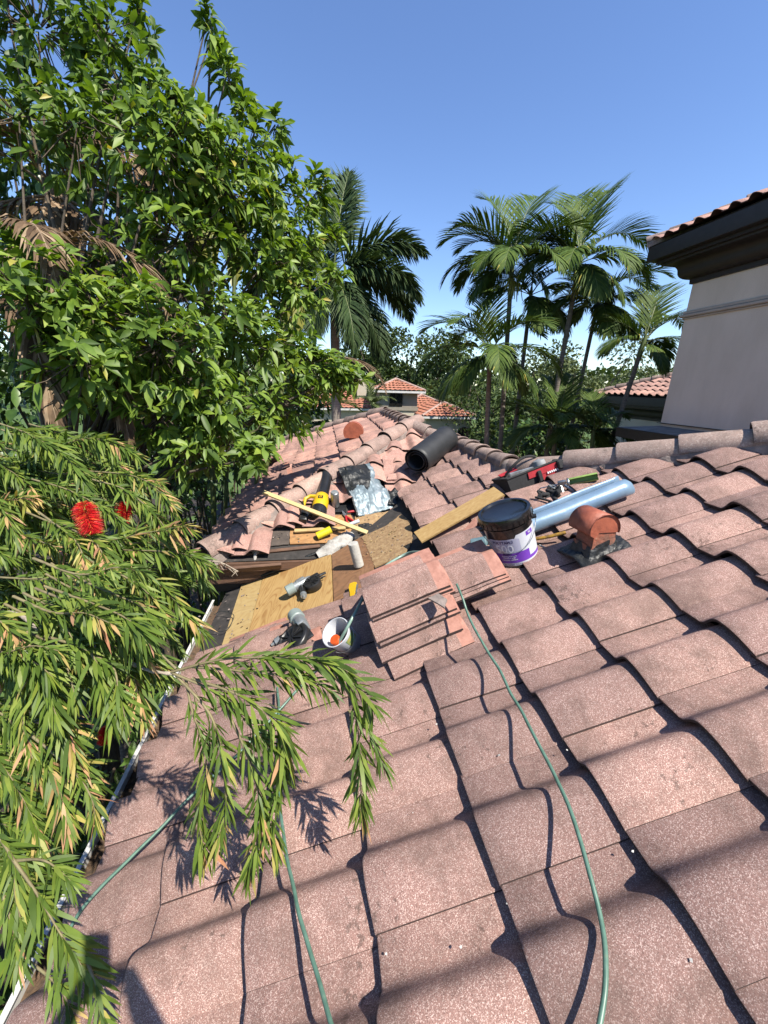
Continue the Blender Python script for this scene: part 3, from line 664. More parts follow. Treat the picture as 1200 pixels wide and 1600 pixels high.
# battens
def batten(name, label, p, q, w_, t_, mat, n):
    fr = frame(p, q-p, n); L = (q-p).length; b = MB(); b.box((L/2, 0, t_/2), (L, w_, t_), bev=.002); o = b.build(name, mat, smooth=0); o.matrix_world = fr
    return tag(o, label, 'wood')
batten('wooden_batten', 'long pale yellow wooden batten lying across the open valley', onS(412,770,.24), onS(573,839,.055), .044, .022, M['strip'], (NS_+V((0,-.25,0))).normalized())
batten('wooden_batten', 'short dirty wooden batten beside the yellow cylinder', onS(460,831,.02), onS(540,826,.02), .04, .02, M['plypale'], NS_)
# flake board propped on its ledge
a, c = onP(653,840,.10), onP(782,776,.13)
fr = frame(a, c-a, (NP_+V((-.1,-.25,0))).normalized()); L = (c-a).length
b = MB(); b.box((L/2, 0, 0), (L, .155, .014)); o = b.build('flake_board', M['board'], smooth=0); o.matrix_world = fr
tag(o, 'yellow brown chipboard plank lying beside the purple labelled pail', 'board')

# ------------------------------------------------------------------ black pail with purple label
PB = onP(808, 873, .055); pail_M = frame(PB, V((1,0,T)), NP_)
pail = empty('paint_pail', 'black plastic pail with white and purple label standing on the tiles', 'pail', pail_M)
to_cam = pail_M.inverted() @ V((0,0,0)); PHI = math.atan2(to_cam.y, to_cam.x)
R0, R1, PH = .128, .147, .345
def prad(z): return R0+(R1-R0)*z/PH
b = MB(); b.lathe([(0,.0),(R0-.01,0),(R0,.008),(prad(.27),.27),(prad(.272)+.006,.272),(prad(.28)+.006,.28),(prad(.283),.283),(prad(.30)+.0,.30)], 48); b.build('body', M['blackgloss'], pail, 40)
b = MB(); b.lathe([(R1-.002,.288),(R1+.008,.29),(R1+.010,.325),(R1+.004,PH),(R1-.012,PH),(R1-.018,PH-.012),(R1-.03,PH-.016),(0,PH-.014)], 48)
for k in range(30): b.M = Matrix.Rotation(2*math.pi*k/30, 4, 'Z'); b.box((R1+.010, 0, .307), (.004, .006, .03))
b.M = Matrix.Identity(4); b.build('lid', M['blackgloss'], pail, 40)
def patch(b, a0, a1, z0, z1, off, n=24, f0=None, f1=None):
    vs = []
    for i in range(n+1):
        t = i/n; an = PHI+a0+(a1-a0)*t
        zb = z0 if f0 is None else f0(t); zt = z1 if f1 is None else f1(t)
        for z in (zb, zt): r_ = prad(z)+off; vs.append((r_*math.cos(an), r_*math.sin(an), z))
    b.add(vs, [(2*i, 2*i+2, 2*i+3, 2*i+1) for i in range(n)])
# seen from the camera, angle grows to the right
b = MB(); patch(b, -1.75, 1.35, .034, .215, .0012, 40, f1=lambda t: .205+.02*t if t < .62 else (.235+.03*(t-.62)))
lab = b.build('label', M['paper'], pail, 180)
b = MB(); patch(b, -1.0, .28, .118, .222, .0020, 24, f1=lambda t: .219-.010*max(0, (t-.8)*5)); b.build('label_panel', M['lilac'], lab, 180)
b = MB(); patch(b, -1.70, .62, .055, .123, .0024, 30); patch(b, .62, 1.32, .055, .075, .0024, 10); b.build('label_band', M['purple'], lab, 180)
b = MB(); patch(b, .62, 1.0, .205, .232, .0024, 8); b.build('label_band', M['purple'], lab, 180)
def wrap_text(txt, mat, parent, ac, zc, size, off, name='lettering', bold=0.0, sx=1.0):
    cu = bpy.data.curves.new('t', 'FONT'); cu.body = txt; cu.size = size; cu.align_x = 'CENTER'; cu.align_y = 'CENTER'; cu.offset = bold
    to = bpy.data.objects.new('t', cu); COL.objects.link(to); dg = bpy.context.evaluated_depsgraph_get()
    me = bpy.data.meshes.new_from_object(to.evaluated_get(dg)); bpy.data.objects.remove(to); bpy.data.curves.remove(cu)
    for v in me.vertices:
        z = zc+v.co.y; r_ = prad(z)+off; an = PHI+ac+sx*v.co.x/r_; v.co = (r_*math.cos(an), r_*math.sin(an), z)
    me.materials.clear(); me.materials.append(mat); me.name = name
    o = bpy.data.objects.new(name, me); COL.objects.link(o); o.parent = parent; return o
wrap_text('POLYTAM.2', M['navy'], lab, -.42, .199, .024, .0034, bold=.0008)
wrap_text('500', M['ghostshade'], lab, -.385, .152, .072, .0028, bold=.001)
wrap_text('500', M['ghost'], lab, -.40, .154, .072, .0036, bold=.001)
wrap_text('Flash+', M['navy'], lab, -.34, .119, .020, .0040, bold=.0006)
for k, tx in enumerate(('Flashing Cement', 'Ciment à solin', 'Cemento asfáltico')): wrap_text(tx, M['ghost'], lab, -.30, .105-.013*k, .0125, .0036, bold=.0003)
wrap_text('3.5 Gallons  (13.2 L)', M['navy'], lab, -.2, .044, .013, .0030, bold=.0003)
wrap_text('PG', M['ghost'], lab, .80, .219, .018, .0036, bold=.0004)
b = MB(); b.tube([(math.cos(PHI+1.42)*(R1+.02), math.sin(PHI+1.42)*(R1+.02), .27)]+[tuple(((R1+.016-.016*math.sin(math.pi*k/14))*math.cos(PHI+1.42-2.84*k/14), (R1+.016-.016*math.sin(math.pi*k/14))*math.sin(PHI+1.42-2.84*k/14), .265-.135*math.sin(math.pi*k/14))) for k in range(15)], .0022, 6)
b.build('bail_handle', M['steel'], pail, 60)
for s_ in (-1, 1):
    b = MB(); b.M = Matrix.Rotation(PHI+s_*1.42, 4, 'Z'); b.tube([(R1-.01,0,.268),(R1+.022,0,.268)], [.016,.012], 10); b.build('handle_lug', M['black'], pail, 40)

# ------------------------------------------------------------------ rolls
def roll_obj(name, label, a, c, r_, mat, turns=2.2, flap=.09, n_ax=NP_, dent=0.0, phase=0.6):
    L = (c-a).length; fr = frame(a, c-a, n_ax); b = MB(); pts = []; N_ = int(turns*26)
    for i in range(N_+1):
        t = i/N_; an = phase+2*math.pi*turns*t; rr = r_*(.50+.50*t)
        pts.append((math.cos(an)*rr, r_+math.sin(an)*rr))
    # outer flap leaves the roll tangentially
    an = phase+2*math.pi*turns; tx, ty = -math.sin(an), math.cos(an)
    for k in range(1, 5): pts.append((pts[-1][0]+tx*flap/4+math.cos(an)*.002*k, pts[-1][1]+ty*flap/4+math.sin(an)*.002*k))
    ns = 14; vs = []
    for k in range(ns+1):
        x = L*k/ns
        for i, p in enumerate(pts):
            w_ = dent*noise.noise(V((x*5, i*.12, 1.0)))
            ex = .012*math.sin(i*.21)*(1 if k in (0, ns) else 0)
            vs.append((x+ex, p[0]*(1+w_), p[1]*(1+w_)))
    q = len(pts); fs = [(k*q+i, (k+1)*q+i, (k+1)*q+i+1, k*q+i+1) for k in range(ns) for i in range(q-1)]
    b.add(vs, fs); o = b.build(name, mat, smooth=180); o.matrix_world = fr
    md = o.modifiers.new('thickness', 'SOLIDIFY'); md.thickness = .006
    return o
ra, rc = onP(657, 741, .08), onP(697, 707, .08)
o = roll_obj('membrane_roll', '', ra+V((0,0,.0)), ra+(rc-ra).normalized()*.80, .165, M['rubber'], 2.6, .08, phase=1.2)
tag(o, 'black roofing membrane roll lying on the tiles near the far ridge', 'roll')
ba, bc = onP(815, 838, .10), onP(982, 772, .10)
o = roll_obj('film_roll', '', ba, bc, .054, M['blue'], 3.0, .05, dent=.05, phase=.3)
tag(o, 'silvery blue underlayment roll lying behind the pail and the red vent', 'roll')

# ------------------------------------------------------------------ red roof vent with tarred flashing
va = onP(922, 868, .05); vm = frame(va, V((1,.06,0)), V((0,0,1))) @ Matrix.Scale(.9, 4)
vent = empty('roof_vent', 'rusty orange red hooded roof vent on a tarred base behind the pail', 'vent', vm)
b = MB(); b.grid(lambda u, v: ((u-.5)*.31+.02, (v-.5)*.31+.01, ((u-.5)*.31+.02)*T+.055+.014*noise.noise(V((u*3, v*3, 0)))+.012*noise.noise(V((u*13, v*13, 4)))-.03*(abs(v-.5)*2)**2), 26, 26); o = b.build('flashing_base', M['tar'], vent, 180)
md = o.modifiers.new('thickness', 'SOLIDIFY'); md.thickness = .012
def ring(k, s_, z, nz):
    q = (k % 1.0)*4; e = int(q); t = q-e; c4 = [(-1,-1),(1,-1),(1,1),(-1,1)]; a_, d_ = c4[e], c4[(e+1)%4]
    x = (a_[0]+(d_[0]-a_[0])*t)*s_; y = (a_[1]+(d_[1]-a_[1])*t)*s_; n_ = .010*noise.noise(V((x*25, y*25, z*30+nz)))
    return (x*(1+n_*8)+.012, y*(1+n_*8)+.005, z+x*T+n_)
b = MB(); b.grid(lambda u, v: ring(u, .105-.028*v**.5, .045+.07*v, 3), 48, 8); b.build('tar_collar', M['tar'], vent, 180)
b = MB(); b.grid(lambda u, v: ring(u, .081-.003*v, .07+.045*v, 9), 48, 6); b.build('rust_collar', M['rust'], vent, 180)
b = MB(); b.prism([(-.060,-.072),(.086,-.072),(.086,.078),(-.060,.078)], .05, .225); b.build('vent_box', M['rust'], vent, 0)
# barrel hood, its axis along the eave, overhanging on the downhill side
HR = .096; NA = 28; hl0, hl1 = -.082, .115; hcx, hcz = -.005, .200
def arc(k, r_): an = math.pi*(-.07+1.20*k/NA); return (hcx+math.cos(an)*r_, hcz+math.sin(an)*r_*.95)
b = MB(); vs = []
for y in (hl0, hl1):
    for k in range(NA+1): x, z = arc(k, HR*(1+.012*noise.noise(V((k*.4, y*9, 0))))); vs.append((x, y, z))
b.add(vs, [(k, k+1, NA+1+k+1, NA+1+k) for k in range(NA)])
hood = b.build('hood', M['ventred'], vent, 180); md = hood.modifiers.new('thickness', 'SOLIDIFY'); md.thickness = .004
b = MB(); vs = [(arc(k, HR*.985)[0], hl0+.004, arc(k, HR*.985)[1]) for k in range(NA+1)]+[(hcx-.055, hl0+.004, hcz-.055), (hcx-.03, hl0+.004, hcz-.02), (hcx+.06, hl0+.004, hcz-.02)]
b.add(vs, [tuple(range(len(vs)))]); o = b.build('end_plate', M['ventred'], vent, 0); md = o.modifiers.new('thickness', 'SOLIDIFY'); md.thickness = .004
b = MB(); vs = []
for k in range(NA+1):
    x, z = arc(k, HR+.004); vs += [(x, hl0-.006, z), (x, hl0+.006, z)]
b.add(vs, [(2*k, 2*k+2, 2*k+3, 2*k+1) for k in range(NA)]); b.build('hood_rim', M['ventred'], vent, 180)
# goose-neck half disc on the far wing
wa = onW(553, 690, .03); b = MB(); gm = frame(wa, V((1,-.15,0)), V((0,0,1)))
gv = empty('roof_vent', 'orange red half round vent hood far off on the far wing roof', 'vent', gm)
b = MB(); out = [(math.cos(a)*.155, .165+math.sin(a)*.155) for a in [R_(x) for x in range(-35, 216, 10)]]
b.M = Matrix(((1,0,0,0),(0,0,-1,0),(0,1,0,0),(0,0,0,1))); b.prism(out, -.03, .17); b.build('hood', M['ventred'], gv, 30)
b = MB(); b.box((.035, -.07, .08), (.19, .16, .20)); b.build('vent_box', M['ventred'], gv, 0)

# ------------------------------------------------------------------ loose tiles
def loose_tile(label, P, su, sn, group=None, rnd=None, cat='roof tile', mats=TM, L=TL):
    su = su.normalized(); sv = -(sn.cross(su)).normalized()
    b = MB(); add_tile(b, V((0,0,0)), V((1,0,0)), V((0,-1,0)), V((0,0,1)), 0, rng.random() if rnd is None else rnd, L=L, lift=0, orange=True)
    b.v = [(p[0]-L/2, p[1]+W/2, p[2]) for p in b.v]
    o = b.build('loose_tile', mats, smooth=38); o.matrix_world = frame(P, su, sn)
    return tag(o, label, cat, group)
def tilted(ang, roll, pitch=0):
    su = (UP_*math.cos(ang)+V((0,1,0))*math.sin(ang)); sv = NP_.cross(su)
    sn = (NP_*math.cos(roll)-sv*math.sin(roll)); su = (su*math.cos(pitch)+sn*math.sin(pitch)).normalized()
    return su, sn
g_ = 'salvaged tiles stacked in front of the open valley'
top = [(637, 908, .33, .04, .20), (640, 916, .305, .03, .20), (643, 924, .28, .05, .20)]
lb = ['topmost salvaged tile of the stack, with orange head toward the pail', 'second salvaged tile from the top of the big stack', 'third salvaged tile from the top of the big stack, white chip on it']
k_ = 0
def stack_tile(px, py, h, ang, roll, label):
    su, sn = tilted(ang, roll); return loose_tile(label, onP(px, py, h), su, sn, g_)
C0_ = onP(628, 908, .36); su0, sn0 = tilted(.02, .25); sv0 = -(sn0.cross(su0))
def nest(a_, b_, c_, ang, label, roll=.25):
    su, sn = tilted(ang, roll); return loose_tile(label, C0_+sv0*a_+su0*b_-sn0*c_, su, sn, g_)
nest(0, 0, 0, .02, 'topmost salvaged roof tile of the big stack, grey with orange head')
nest(.006, .004, .022, .02, 'salvaged roof tile second from the top of the big stack')
nest(.012, .012, .044, .03, 'salvaged roof tile third from the top of the big stack, carrying a pale chip')
nest(.085, -.02, .085, .05, 'salvaged roof tile jutting out just below the top three of the stack', .24)
nest(.095, -.01, .107, .05, 'salvaged roof tile fifth from the top, under the jutting one', .24)
nest(.150, -.03, .165, .03, 'salvaged roof tile with orange corner midway down the stack', .22)
nest(.215, -.01, .225, .08, 'upper tile of the lowest nest of three in the salvage stack', .20)
nest(.225, -.005, .247, .08, 'middle tile of the lowest nest of three in the salvage stack', .20)
nest(.235, .0, .269, .08, 'bottom tile of the lowest nest of three in the salvage stack', .20)
stack_tile(716, 890, .215, -.02, .24, 'uppermost salvaged tile of the small nest beside the pail shadow')
stack_tile(720, 895, .193, .0, .24, 'second salvaged tile of the small nest beside the pail shadow')
stack_tile(723, 901, .17, .02, .22, 'third salvaged tile of the small nest beside the pail shadow')
ragged('mortar_chip', 'pale grey mortar chip on the edge of the salvaged tile stack', 'mortar chip', [onP(670,936,.315), onP(686,929,.315), onP(697,935,.315), onP(694,946,.315)], M['mortar'], tilted(.03,.25)[1], .012, .006)
loose_tile('orange tile edge lying at the gutter end of the plywood', onP(397, 1004, .02), UP_, NP_, None)
loose_tile('salvaged tile lying under the two brass and black nail guns', onP(455, 1012, .03), UP_*.99+V((0,.1,0)), NP_, None)
# tiles stacked on the far wing, in leaf shade
gw = 'loose tiles piled on the far wing'
for k, (px, py, h, an, lb_) in enumerate(((432,735,.11,.1,'loose tile topmost on the far wing pile, in leaf shade'), (436,745,.085,.0,'loose tile second on the far wing pile, in leaf shade'), (440,754,.06,.15,'loose tile lowest on the far wing pile, sunlit end'), (418,722,.16,-.2,'loose tile tipped against the far wing pile under the leaves'))):
    su, sn = tilted(an, -.02 if k < 3 else -.35); loose_tile(lb_, onW(px, py, h), su, sn, gw, mats=WM)
loose_tile('single wing tile left over the grey felt below the hip caps', onS(437, 805, .03), US_, NS_, None, mats=WM)
loose_tile('single wing tile at the end of the far hip, over the fascia', onS(372, 838, .03), US_, NS_, None, mats=WM)
gb_ = 'broken tile pieces'
def piece(label, pts, n, mat=None, th=.02):
    ragged('broken_tile', label, 'broken tile', pts, mat or M['wingtile'], n, th, .012, group=gb_)
piece('broken tile piece tipped up by the black roll, biggest one', [onS(597,712,.10), onS(622,700,.15), onS(640,716,.09), onS(640,732,.05), onS(600,738,.06)], (NS_+V((-.2,-.3,0))).normalized())
piece('flat broken tile piece below the tipped piece by the black roll', [onS(607,740,.07), onS(632,738,.07), onS(638,748,.06), onS(604,750,.06)], NS_)
piece('broken tile sliver beside the chipboard plank and pail', [onP(724,828,.05), onP(744,812,.07), onP(748,820,.06), onP(728,836,.05)], (NP_+V((-.3,-.3,0))).normalized(), M['terra'])
piece('broken tile sliver under the pail rim by the plank', [onP(735,838,.03), onP(752,826,.04), onP(756,834,.04), onP(740,845,.03)], NP_, M['terra'])
slab('wood_offcut', 'grey wood offcut between plank and tile stack', 'wood', [onP(678,843,.03), onP(712,848,.03), onP(714,856,.03), onP(680,851,.03)], M['deckold'], .02, n=NP_)

# ------------------------------------------------------------------ crumpled metal sheet with tar
cs = [onS(528,731,.20), onS(577,722,.10), onS(616,790,.04), onS(558,806,.03)]
b = MB()
def shp(u, v):
    p = (cs[0]*(1-u)+cs[1]*u)*(1-v)+(cs[3]*(1-u)+cs[2]*u)*v
    c_ = .030*noise.noise(p*7)+.014*noise.noise(p*19)+.05*math.sin(math.pi*u)*math.sin(math.pi*v)
    fold = -.05*max(0, v-.78)/.22 + (.03*abs(u-.55)*2 if v > .7 else 0)
    jag = .05*noise.noise(V((u*6, 3, 0)))*(1-v) + .012*noise.noise(V((u*20, v*20, 9)))
    return p+NS_*(c_+fold)+V((0, jag, 0))
b.grid(shp, 44, 44); 
sh = b.build('metal_sheet', [M['sheet'], M['tar']], smooth=50)
me = sh.data
mi = np.zeros(len(me.polygons), dtype=np.int32)
for p in me.polygons:
    i = p.index; u, v = (i // 44)/44, (i % 44)/44
    w_ = v-(.50+.12*u-.9*max(0,u-.62)*2)+.14*noise.noise(V((u*7, v*7, 2)))
    if (w_ < 0 and u < .86) or u < .03+.02*noise.noise(V((v*9,0,0))): mi[i] = 1
me.polygons.foreach_set('material_index', mi)
md = sh.modifiers.new('thickness', 'SOLIDIFY'); md.thickness = .003
tag(sh, 'crumpled shiny metal sheet half coated in black tar, leaning beside the blower', 'metal sheet')
b = MB(); b.grid(lambda u, v: tuple(onS(607+u*24, 790-v*22, .03)+NS_*(.05*noise.noise(V((u*4, v*4, 1)))+.03)), 12, 12)
o = b.build('black_rag', M['tar'], smooth=180); md = o.modifiers.new('thickness', 'SOLIDIFY'); md.thickness = .008; tag(o, 'black tarred rag at the right end of the metal sheet', 'rag')
b = MB(); a, c = onS(625,778,.03), onS(642,776,.03); b.tube([a, c], .012, 8); tag(b.build('wood_dowel', M['strip'], smooth=40), 'short yellow wooden stub beside the tarred rag', 'wood')

# ------------------------------------------------------------------ leaf blower
a, c = onS(496, 808, .09), onS(511, 727, .24); bm_ = frame(a, c-a, NS_); BLn = (c-a).length
blow = empty('leaf_blower', 'yellow and black cordless leaf blower lying on the far wing', 'blower', bm_)
b = MB(); b.tube([(.32,0,0),(.36,0,0),(.60,0,.008),(BLn+.04,0,.03),(BLn+.06,0,.03)], [.072,.066,.062,.058,.054], 20)
for k in range(3): b.tube([(.42+.02*k,0,.001),(.43+.02*k,0,.001)], [.064,.064], 20)
b.box((.60,0,.06), (.36,.012,.006), bev=.002); b.build('tube', M['black'], blow, 40)
b = MB(); b.tube([(.12,0,0),(.15,0,0),(.24,0,.0),(.33,0,0),(.345,0,0)], [.070,.082,.082,.078,.066], 20); b.box((.32,.055,.01), (.05,.03,.05), bev=.01); b.box((.32,-.055,.01), (.05,.03,.05), bev=.01)
b.tube([(.30,.05,.03),(.31,.12,.02),(.27,.17,.01),(.16,.17,.0)], [.022,.022,.02,.018], 8); b.build('housing', M['yellow'], blow, 40)
b = MB(); b.box((.235,.0,.0815), (.05,.05,.004), bev=.001); b.build('logo_panel', M['black'], blow, 0)
b = MB(); b.M = Matrix.Translation((.235,0,.085)); b.box((0,.008,0), (.03,.006,.002)); b.box((.0,-.008,0), (.03,.006,.002)); b.box((.012,0,0), (.006,.02,.002)); b.box((-.012,-.002,0), (.006,.014,.002)); b.build('logo', M['yellow'], blow, 0)
b = MB(); b.lathe([(.0,.0),(.055,.0),(.076,.02),(.080,.06),(.080,.13),(.070,.14)], 20, axis='x')
for k in range(12): b.M = Matrix.Rotation(2*math.pi*k/12, 4, 'X'); b.box((.06,0,.080), (.09,.010,.006))
b.M = Matrix.Identity(4); b.build('motor_cover', M['black'], blow, 40)
b = MB(); b.tube([(.04,.06,0),(.06,.15,.0),(.14,.18,.0),(.22,.175,.0)], [.03,.026,.023,.022], 10); b.box((.03,.135,-.01), (.11,.085,.075), bev=.012); b.build('grip', M['black'], blow, 40)
b = MB(); b.box((-.02,.135,-.005), (.10,.075,.065), bev=.01); b.build('battery', M['black'], blow, 30)
# spray can standing behind the blower
sc_ = frame(onS(524,790,.02), V((1,0,0)), V((-.05,-.35,1))); can = empty('spray_can', 'grey metal can standing between the blower and the metal sheet', 'can', sc_)
b = MB(); b.lathe([(0,0),(.042,0),(.045,.006),(.045,.165),(.040,.172),(.030,.178)], 20); b.build('body', M['steel'], can, 40)
b = MB(); b.lathe([(.036,.170),(.037,.18),(.0,.182)], 20); b.build('lid', M['alu'], can, 40)
slab('metal_plate', 'dark flat metal plate lying under the grey can', 'metal plate', [onS(516,790,.01), onS(541,789,.01), onS(541,800,.01), onS(517,800,.01)], M['black'], .01, n=NS_)

# yellow cylinder, snips, tube, pipe
def cyl(name, label, cat, a, c, r_, mat, extra=None, n=18):
    fr = frame(a, c-a, NP_); L = (c-a).length; b = MB(); b.tube([(0,0,0),(.004,0,0),(L-.004,0,0),(L,0,0)], [r_*.9,r_,r_,r_*.9], n); o = b.build(name, mat, smooth=40); o.matrix_world = fr
    return tag(o, label, cat)
cyl('yellow_tube', 'bright yellow plastic cylinder lying on the orange plywood', 'container', onS(495,838,.04), onS(519,834,.04), .038, M['lemon'])
cyl('caulk_tube', 'white and grey caulking tube next to the red handled snips', 'tube', onS(540,822,.03), onS(563,822,.03), .019, M['paper'])
b = MB(); b.M = frame(onS(571,825,.0), V((1,0,0)), NS_); b.grid(lambda u, v: ((u-.5)*.15, (v-.5)*.13, .05*math.sin(math.pi*u)*math.sin(math.pi*v)*(1+.9*noise.noise(V((u*6, v*6, 0))))), 18, 18)
tag(b.build('work_glove', M['fabric'], smooth=180), 'dark crumpled work glove at the end of the caulking tube', 'glove')
sm = frame(onS(540,806,.025), onS(552,822,.02)-onS(536,800,.02), NS_); sn_ = empty('tin_snips', 'tin snips with red grips lying near the metal sheet', 'snips', sm)
for s_ in (-1, 1):
    b = MB(); b.tube([(.0,0,0),(.04,.012*s_,.0),(.10,.032*s_,.0),(.15,.026*s_,.0)], [.008,.011,.012,.009], 8); b.build('handle', M['redplastic'], sn_, 60)
b = MB(); b.prism([(-.09,-.003),(-.03,-.016),(.01,-.012),(.01,.012),(-.03,.016),(-.09,.003)], -.005, .005); b.build('jaw', M['steel'], sn_, 0)
rh = frame(onS(543,800,.03), V((1,.1,0)), NS_); b = MB(); b.tube([(0,0,0),(.05,.004,0),(.10,0,0)], [.010,.013,.009], 8); o = b.build('screwdriver', M['redplastic'], smooth=60); o.matrix_world = rh; tag(o, 'red handled screwdriver just above the snips', 'screwdriver')
b = MB(); pa, pc = onP(561,884,.008), onP(552,848,.17)
fr = frame(pa, pc-pa, V((0,-1,0))); L = (pc-pa).length
b.tube([(L*k/40, 0, 0) for k in range(41)], [.040+(.0018 if k % 2 else 0) for k in range(41)], 20); o = b.build('pipe_stub', M['pvc'], smooth=50); o.matrix_world = fr; tag(o, 'whitish ribbed pipe stub standing out of the brown plywood', 'pipe')

# ------------------------------------------------------------------ nail guns
def nail_gun(name_label, base, xdir, n, s=1.0, drum=1.0):
    g = empty('nail_gun', name_label, 'nail gun', frame(base, xdir, n))
    b = MB(); b.tube([(-.12*s,0,.055*s),(-.115*s,0,.055*s),(-.06*s,0,.055*s),(-.055*s,0,.055*s)], [.034*s,.040*s,.041*s,.036*s], 18); b.build('end_cap', M['greygreen'], g, 40)
    b = MB(); b.tube([(-.057*s,0,.055*s),(-.02*s,0,.055*s),(.03*s,0,.053*s),(.075*s,0,.05*s)], [.034*s,.036*s,.032*s,.026*s], 16); b.box((.0,.0,.085*s), (.07*s,.035*s,.02*s), bev=.006); b.build('body', M['alu'], g, 40)
    b = MB(); b.tube([(-.015*s,-.02*s,.045*s),(-.02*s,-.075*s,.035*s),(-.03*s,-.125*s,.03*s)], [.020*s,.019*s,.021*s], 12)
    b.build('handle', M['black'], g, 50)
    b = MB(); b.tube([(-.03*s,-.122*s,.03*s),(-.034*s,-.150*s,.028*s)], [.024*s,.022*s], 14); b.tube([(-.034*s,-.15*s,.028*s),(-.037*s,-.175*s,.027*s)], [.010*s,.009*s], 10); b.build('air_inlet', M['alu'], g, 40)
    b = MB(); b.M = Matrix.Translation((.065*s,-.065*s,.035*s)) @ Matrix.Rotation(R_(14), 4, 'X') @ Matrix.Diagonal((drum, drum, drum**.5, 1))
    b.lathe([(0,-.03*s),(.058*s,-.03*s),(.062*s,-.024*s),(.062*s,.024*s),(.058*s,.03*s),(.050*s,.032*s),(.046*s,.026*s),(.0,.026*s)], 24)
    for k in range(10): 
        b2 = Matrix.Rotation(2*math.pi*k/10, 4, 'Z'); mm = b.M; b.M = mm @ b2; b.box((.026*s,0,.031*s), (.044*s,.004*s,.006*s)); b.M = mm
    b.build('coil_magazine', M['black'], g, 40)
    b = MB(); b.box((.105*s,0,.045*s), (.07*s,.04*s,.045*s), bev=.008); b.tube([(.14*s,0,.04*s),(.19*s,0,.036*s)], [.013*s,.010*s], 8); b.tube([(.14*s,-.02*s,.03*s),(.175*s,-.028*s,.024*s)], [.006*s,.005*s], 6); b.build('nose', M['black'], g, 40)
    return g
nail_gun('silver and black coil nail gun lying on the grained plywood', onP(476,921,.005), UP_*.93+V((0,.30,0)), NP_, 1.1)
nail_gun('bigger black coil nail gun with worn brassy end, beside the white bucket', onP(478,988,.03), UP_*.35+V((0,-.93,0)), (NP_+V((.0,-.1,0))).normalized(), 1.25, 1.45)

# white bucket on its side with an orange cap in it
bk_a = onP(549, 1006, .05); bk_m = onP(522, 986, .23); bkm = frame(bk_a, V((0,1,0)), bk_m-bk_a) @ Matrix.Scale(.86, 4); HL = .20
bkt = empty('white_bucket', 'white bucket tipped toward the camera between nail gun and tile stack', 'bucket', bkm)
b = MB(); b.lathe([(0,0),(.072,0),(.076,.004),(.094,HL-.004),(.099,HL),(.094,HL+.002),(.091,HL-.004),(.073,.008),(0,.008)], 32); b.build('body', [M['paper']], bkt, 40)
b = MB(); b.lathe([(.0725,.009),(.0905,HL-.02)], 32); b.lathe([(0,.010),(.0725,.010)], 32); b.build('lining', M['pailgrey'], bkt, 60)
b = MB(); b.lathe([(.0935,HL-.03),(.0845,.09)], 10, R_(200), R_(255)); b.build('sticker', M['sticker'], bkt, 60)
b = MB(); b.tube([(.101*math.cos(R_(90+180*k/12)), .101*math.sin(R_(90+180*k/12)), HL-.02-.08*math.sin(math.pi*k/12)) for k in range(13)], .002, 5); b.build('bail_handle', M['steel'], bkt, 60)
oc = bkm @ Matrix.Translation((-.045,.02,HL-.03)); b = MB(); b.lathe([(0,.035),(.030,.035),(.034,.03),(.034,.0),(.024,-.002),(.024,-.10),(0,-.10)], 20); o = b.build('orange_capped_tube', M['orange'], smooth=40); o.matrix_world = oc; tag(o, 'orange capped tube sticking out of the white bucket', 'tube')

# yellow utility tool with a spilled handful of scraps
ym = frame(onP(552,925,.02), onP(556,905,.02)-onP(551,943,.02), NP_); yt = empty('utility_knife', 'yellow cutter tool lying against the tile stack', 'knife', ym)
b = MB(); b.prism([(-.10,-.018),(-.04,-.030),(.07,-.032),(.085,-.01),(.08,.022),(.03,.026),(-.04,.012),(-.10,.004)], 0, .032); b.build('body', M['yellow'], yt, 20)
b = MB(); b.box((.0,-.034,.018), (.10,.012,.02), bev=.003); b.box((-.06,-.034,.015), (.05,.012,.016), bev=.003); b.build('blade_slide', M['steel'], yt, 20)
b = MB()
for k in range(9):
    b.M = frame(onP(rng.uniform(556,572), rng.uniform(922,955), rng.uniform(.01,.05)), V((rng.uniform(-1,1), rng.uniform(-1,1), .1)), NP_); b.box((0,0,0), (rng.uniform(.03,.09), rng.uniform(.01,.03), .006))
b.M = Matrix.Identity(4); tag(b.build('metal_scraps', M['paper'], smooth=0), None, None, kind='stuff')

# ------------------------------------------------------------------ tool bag
tb_a, tb_c = onP(803,772,.05), onP(873,739,.05)
tbm = frame(tb_a, tb_c-tb_a, (NP_+V((.0,.25,.1))).normalized()); TBL = (tb_c-tb_a).length
bag = empty('tool_bag', 'open black and red canvas tool bag leaning below the main hip', 'tool bag', tbm)
BW, BH = .22, .14
b = MB()
for s_ in (0, 1):
    y = s_*BW
    b.add([(0,y,0),(TBL,y,0),(TBL*1.02,y+(-.02 if s_==0 else .03),BH),(-.02,y+(-.02 if s_==0 else .03),BH)], [(0,1,2,3)])
b.add([(0,0,0),(0,BW,0),(-.02,BW+.03,BH),(-.02,-.02,BH)], [(0,1,2,3)]); b.add([(TBL,0,0),(TBL,BW,0),(TBL*1.02,BW+.03,BH),(TBL*1.02,-.02,BH)], [(0,1,2,3)]); b.add([(0,0,0),(TBL,0,0),(TBL,BW,0),(0,BW,0)], [(0,1,2,3)])
o = b.build('bag_body', M['fabric'], bag, 0); md = o.modifiers.new('thickness', 'SOLIDIFY'); md.thickness = .012
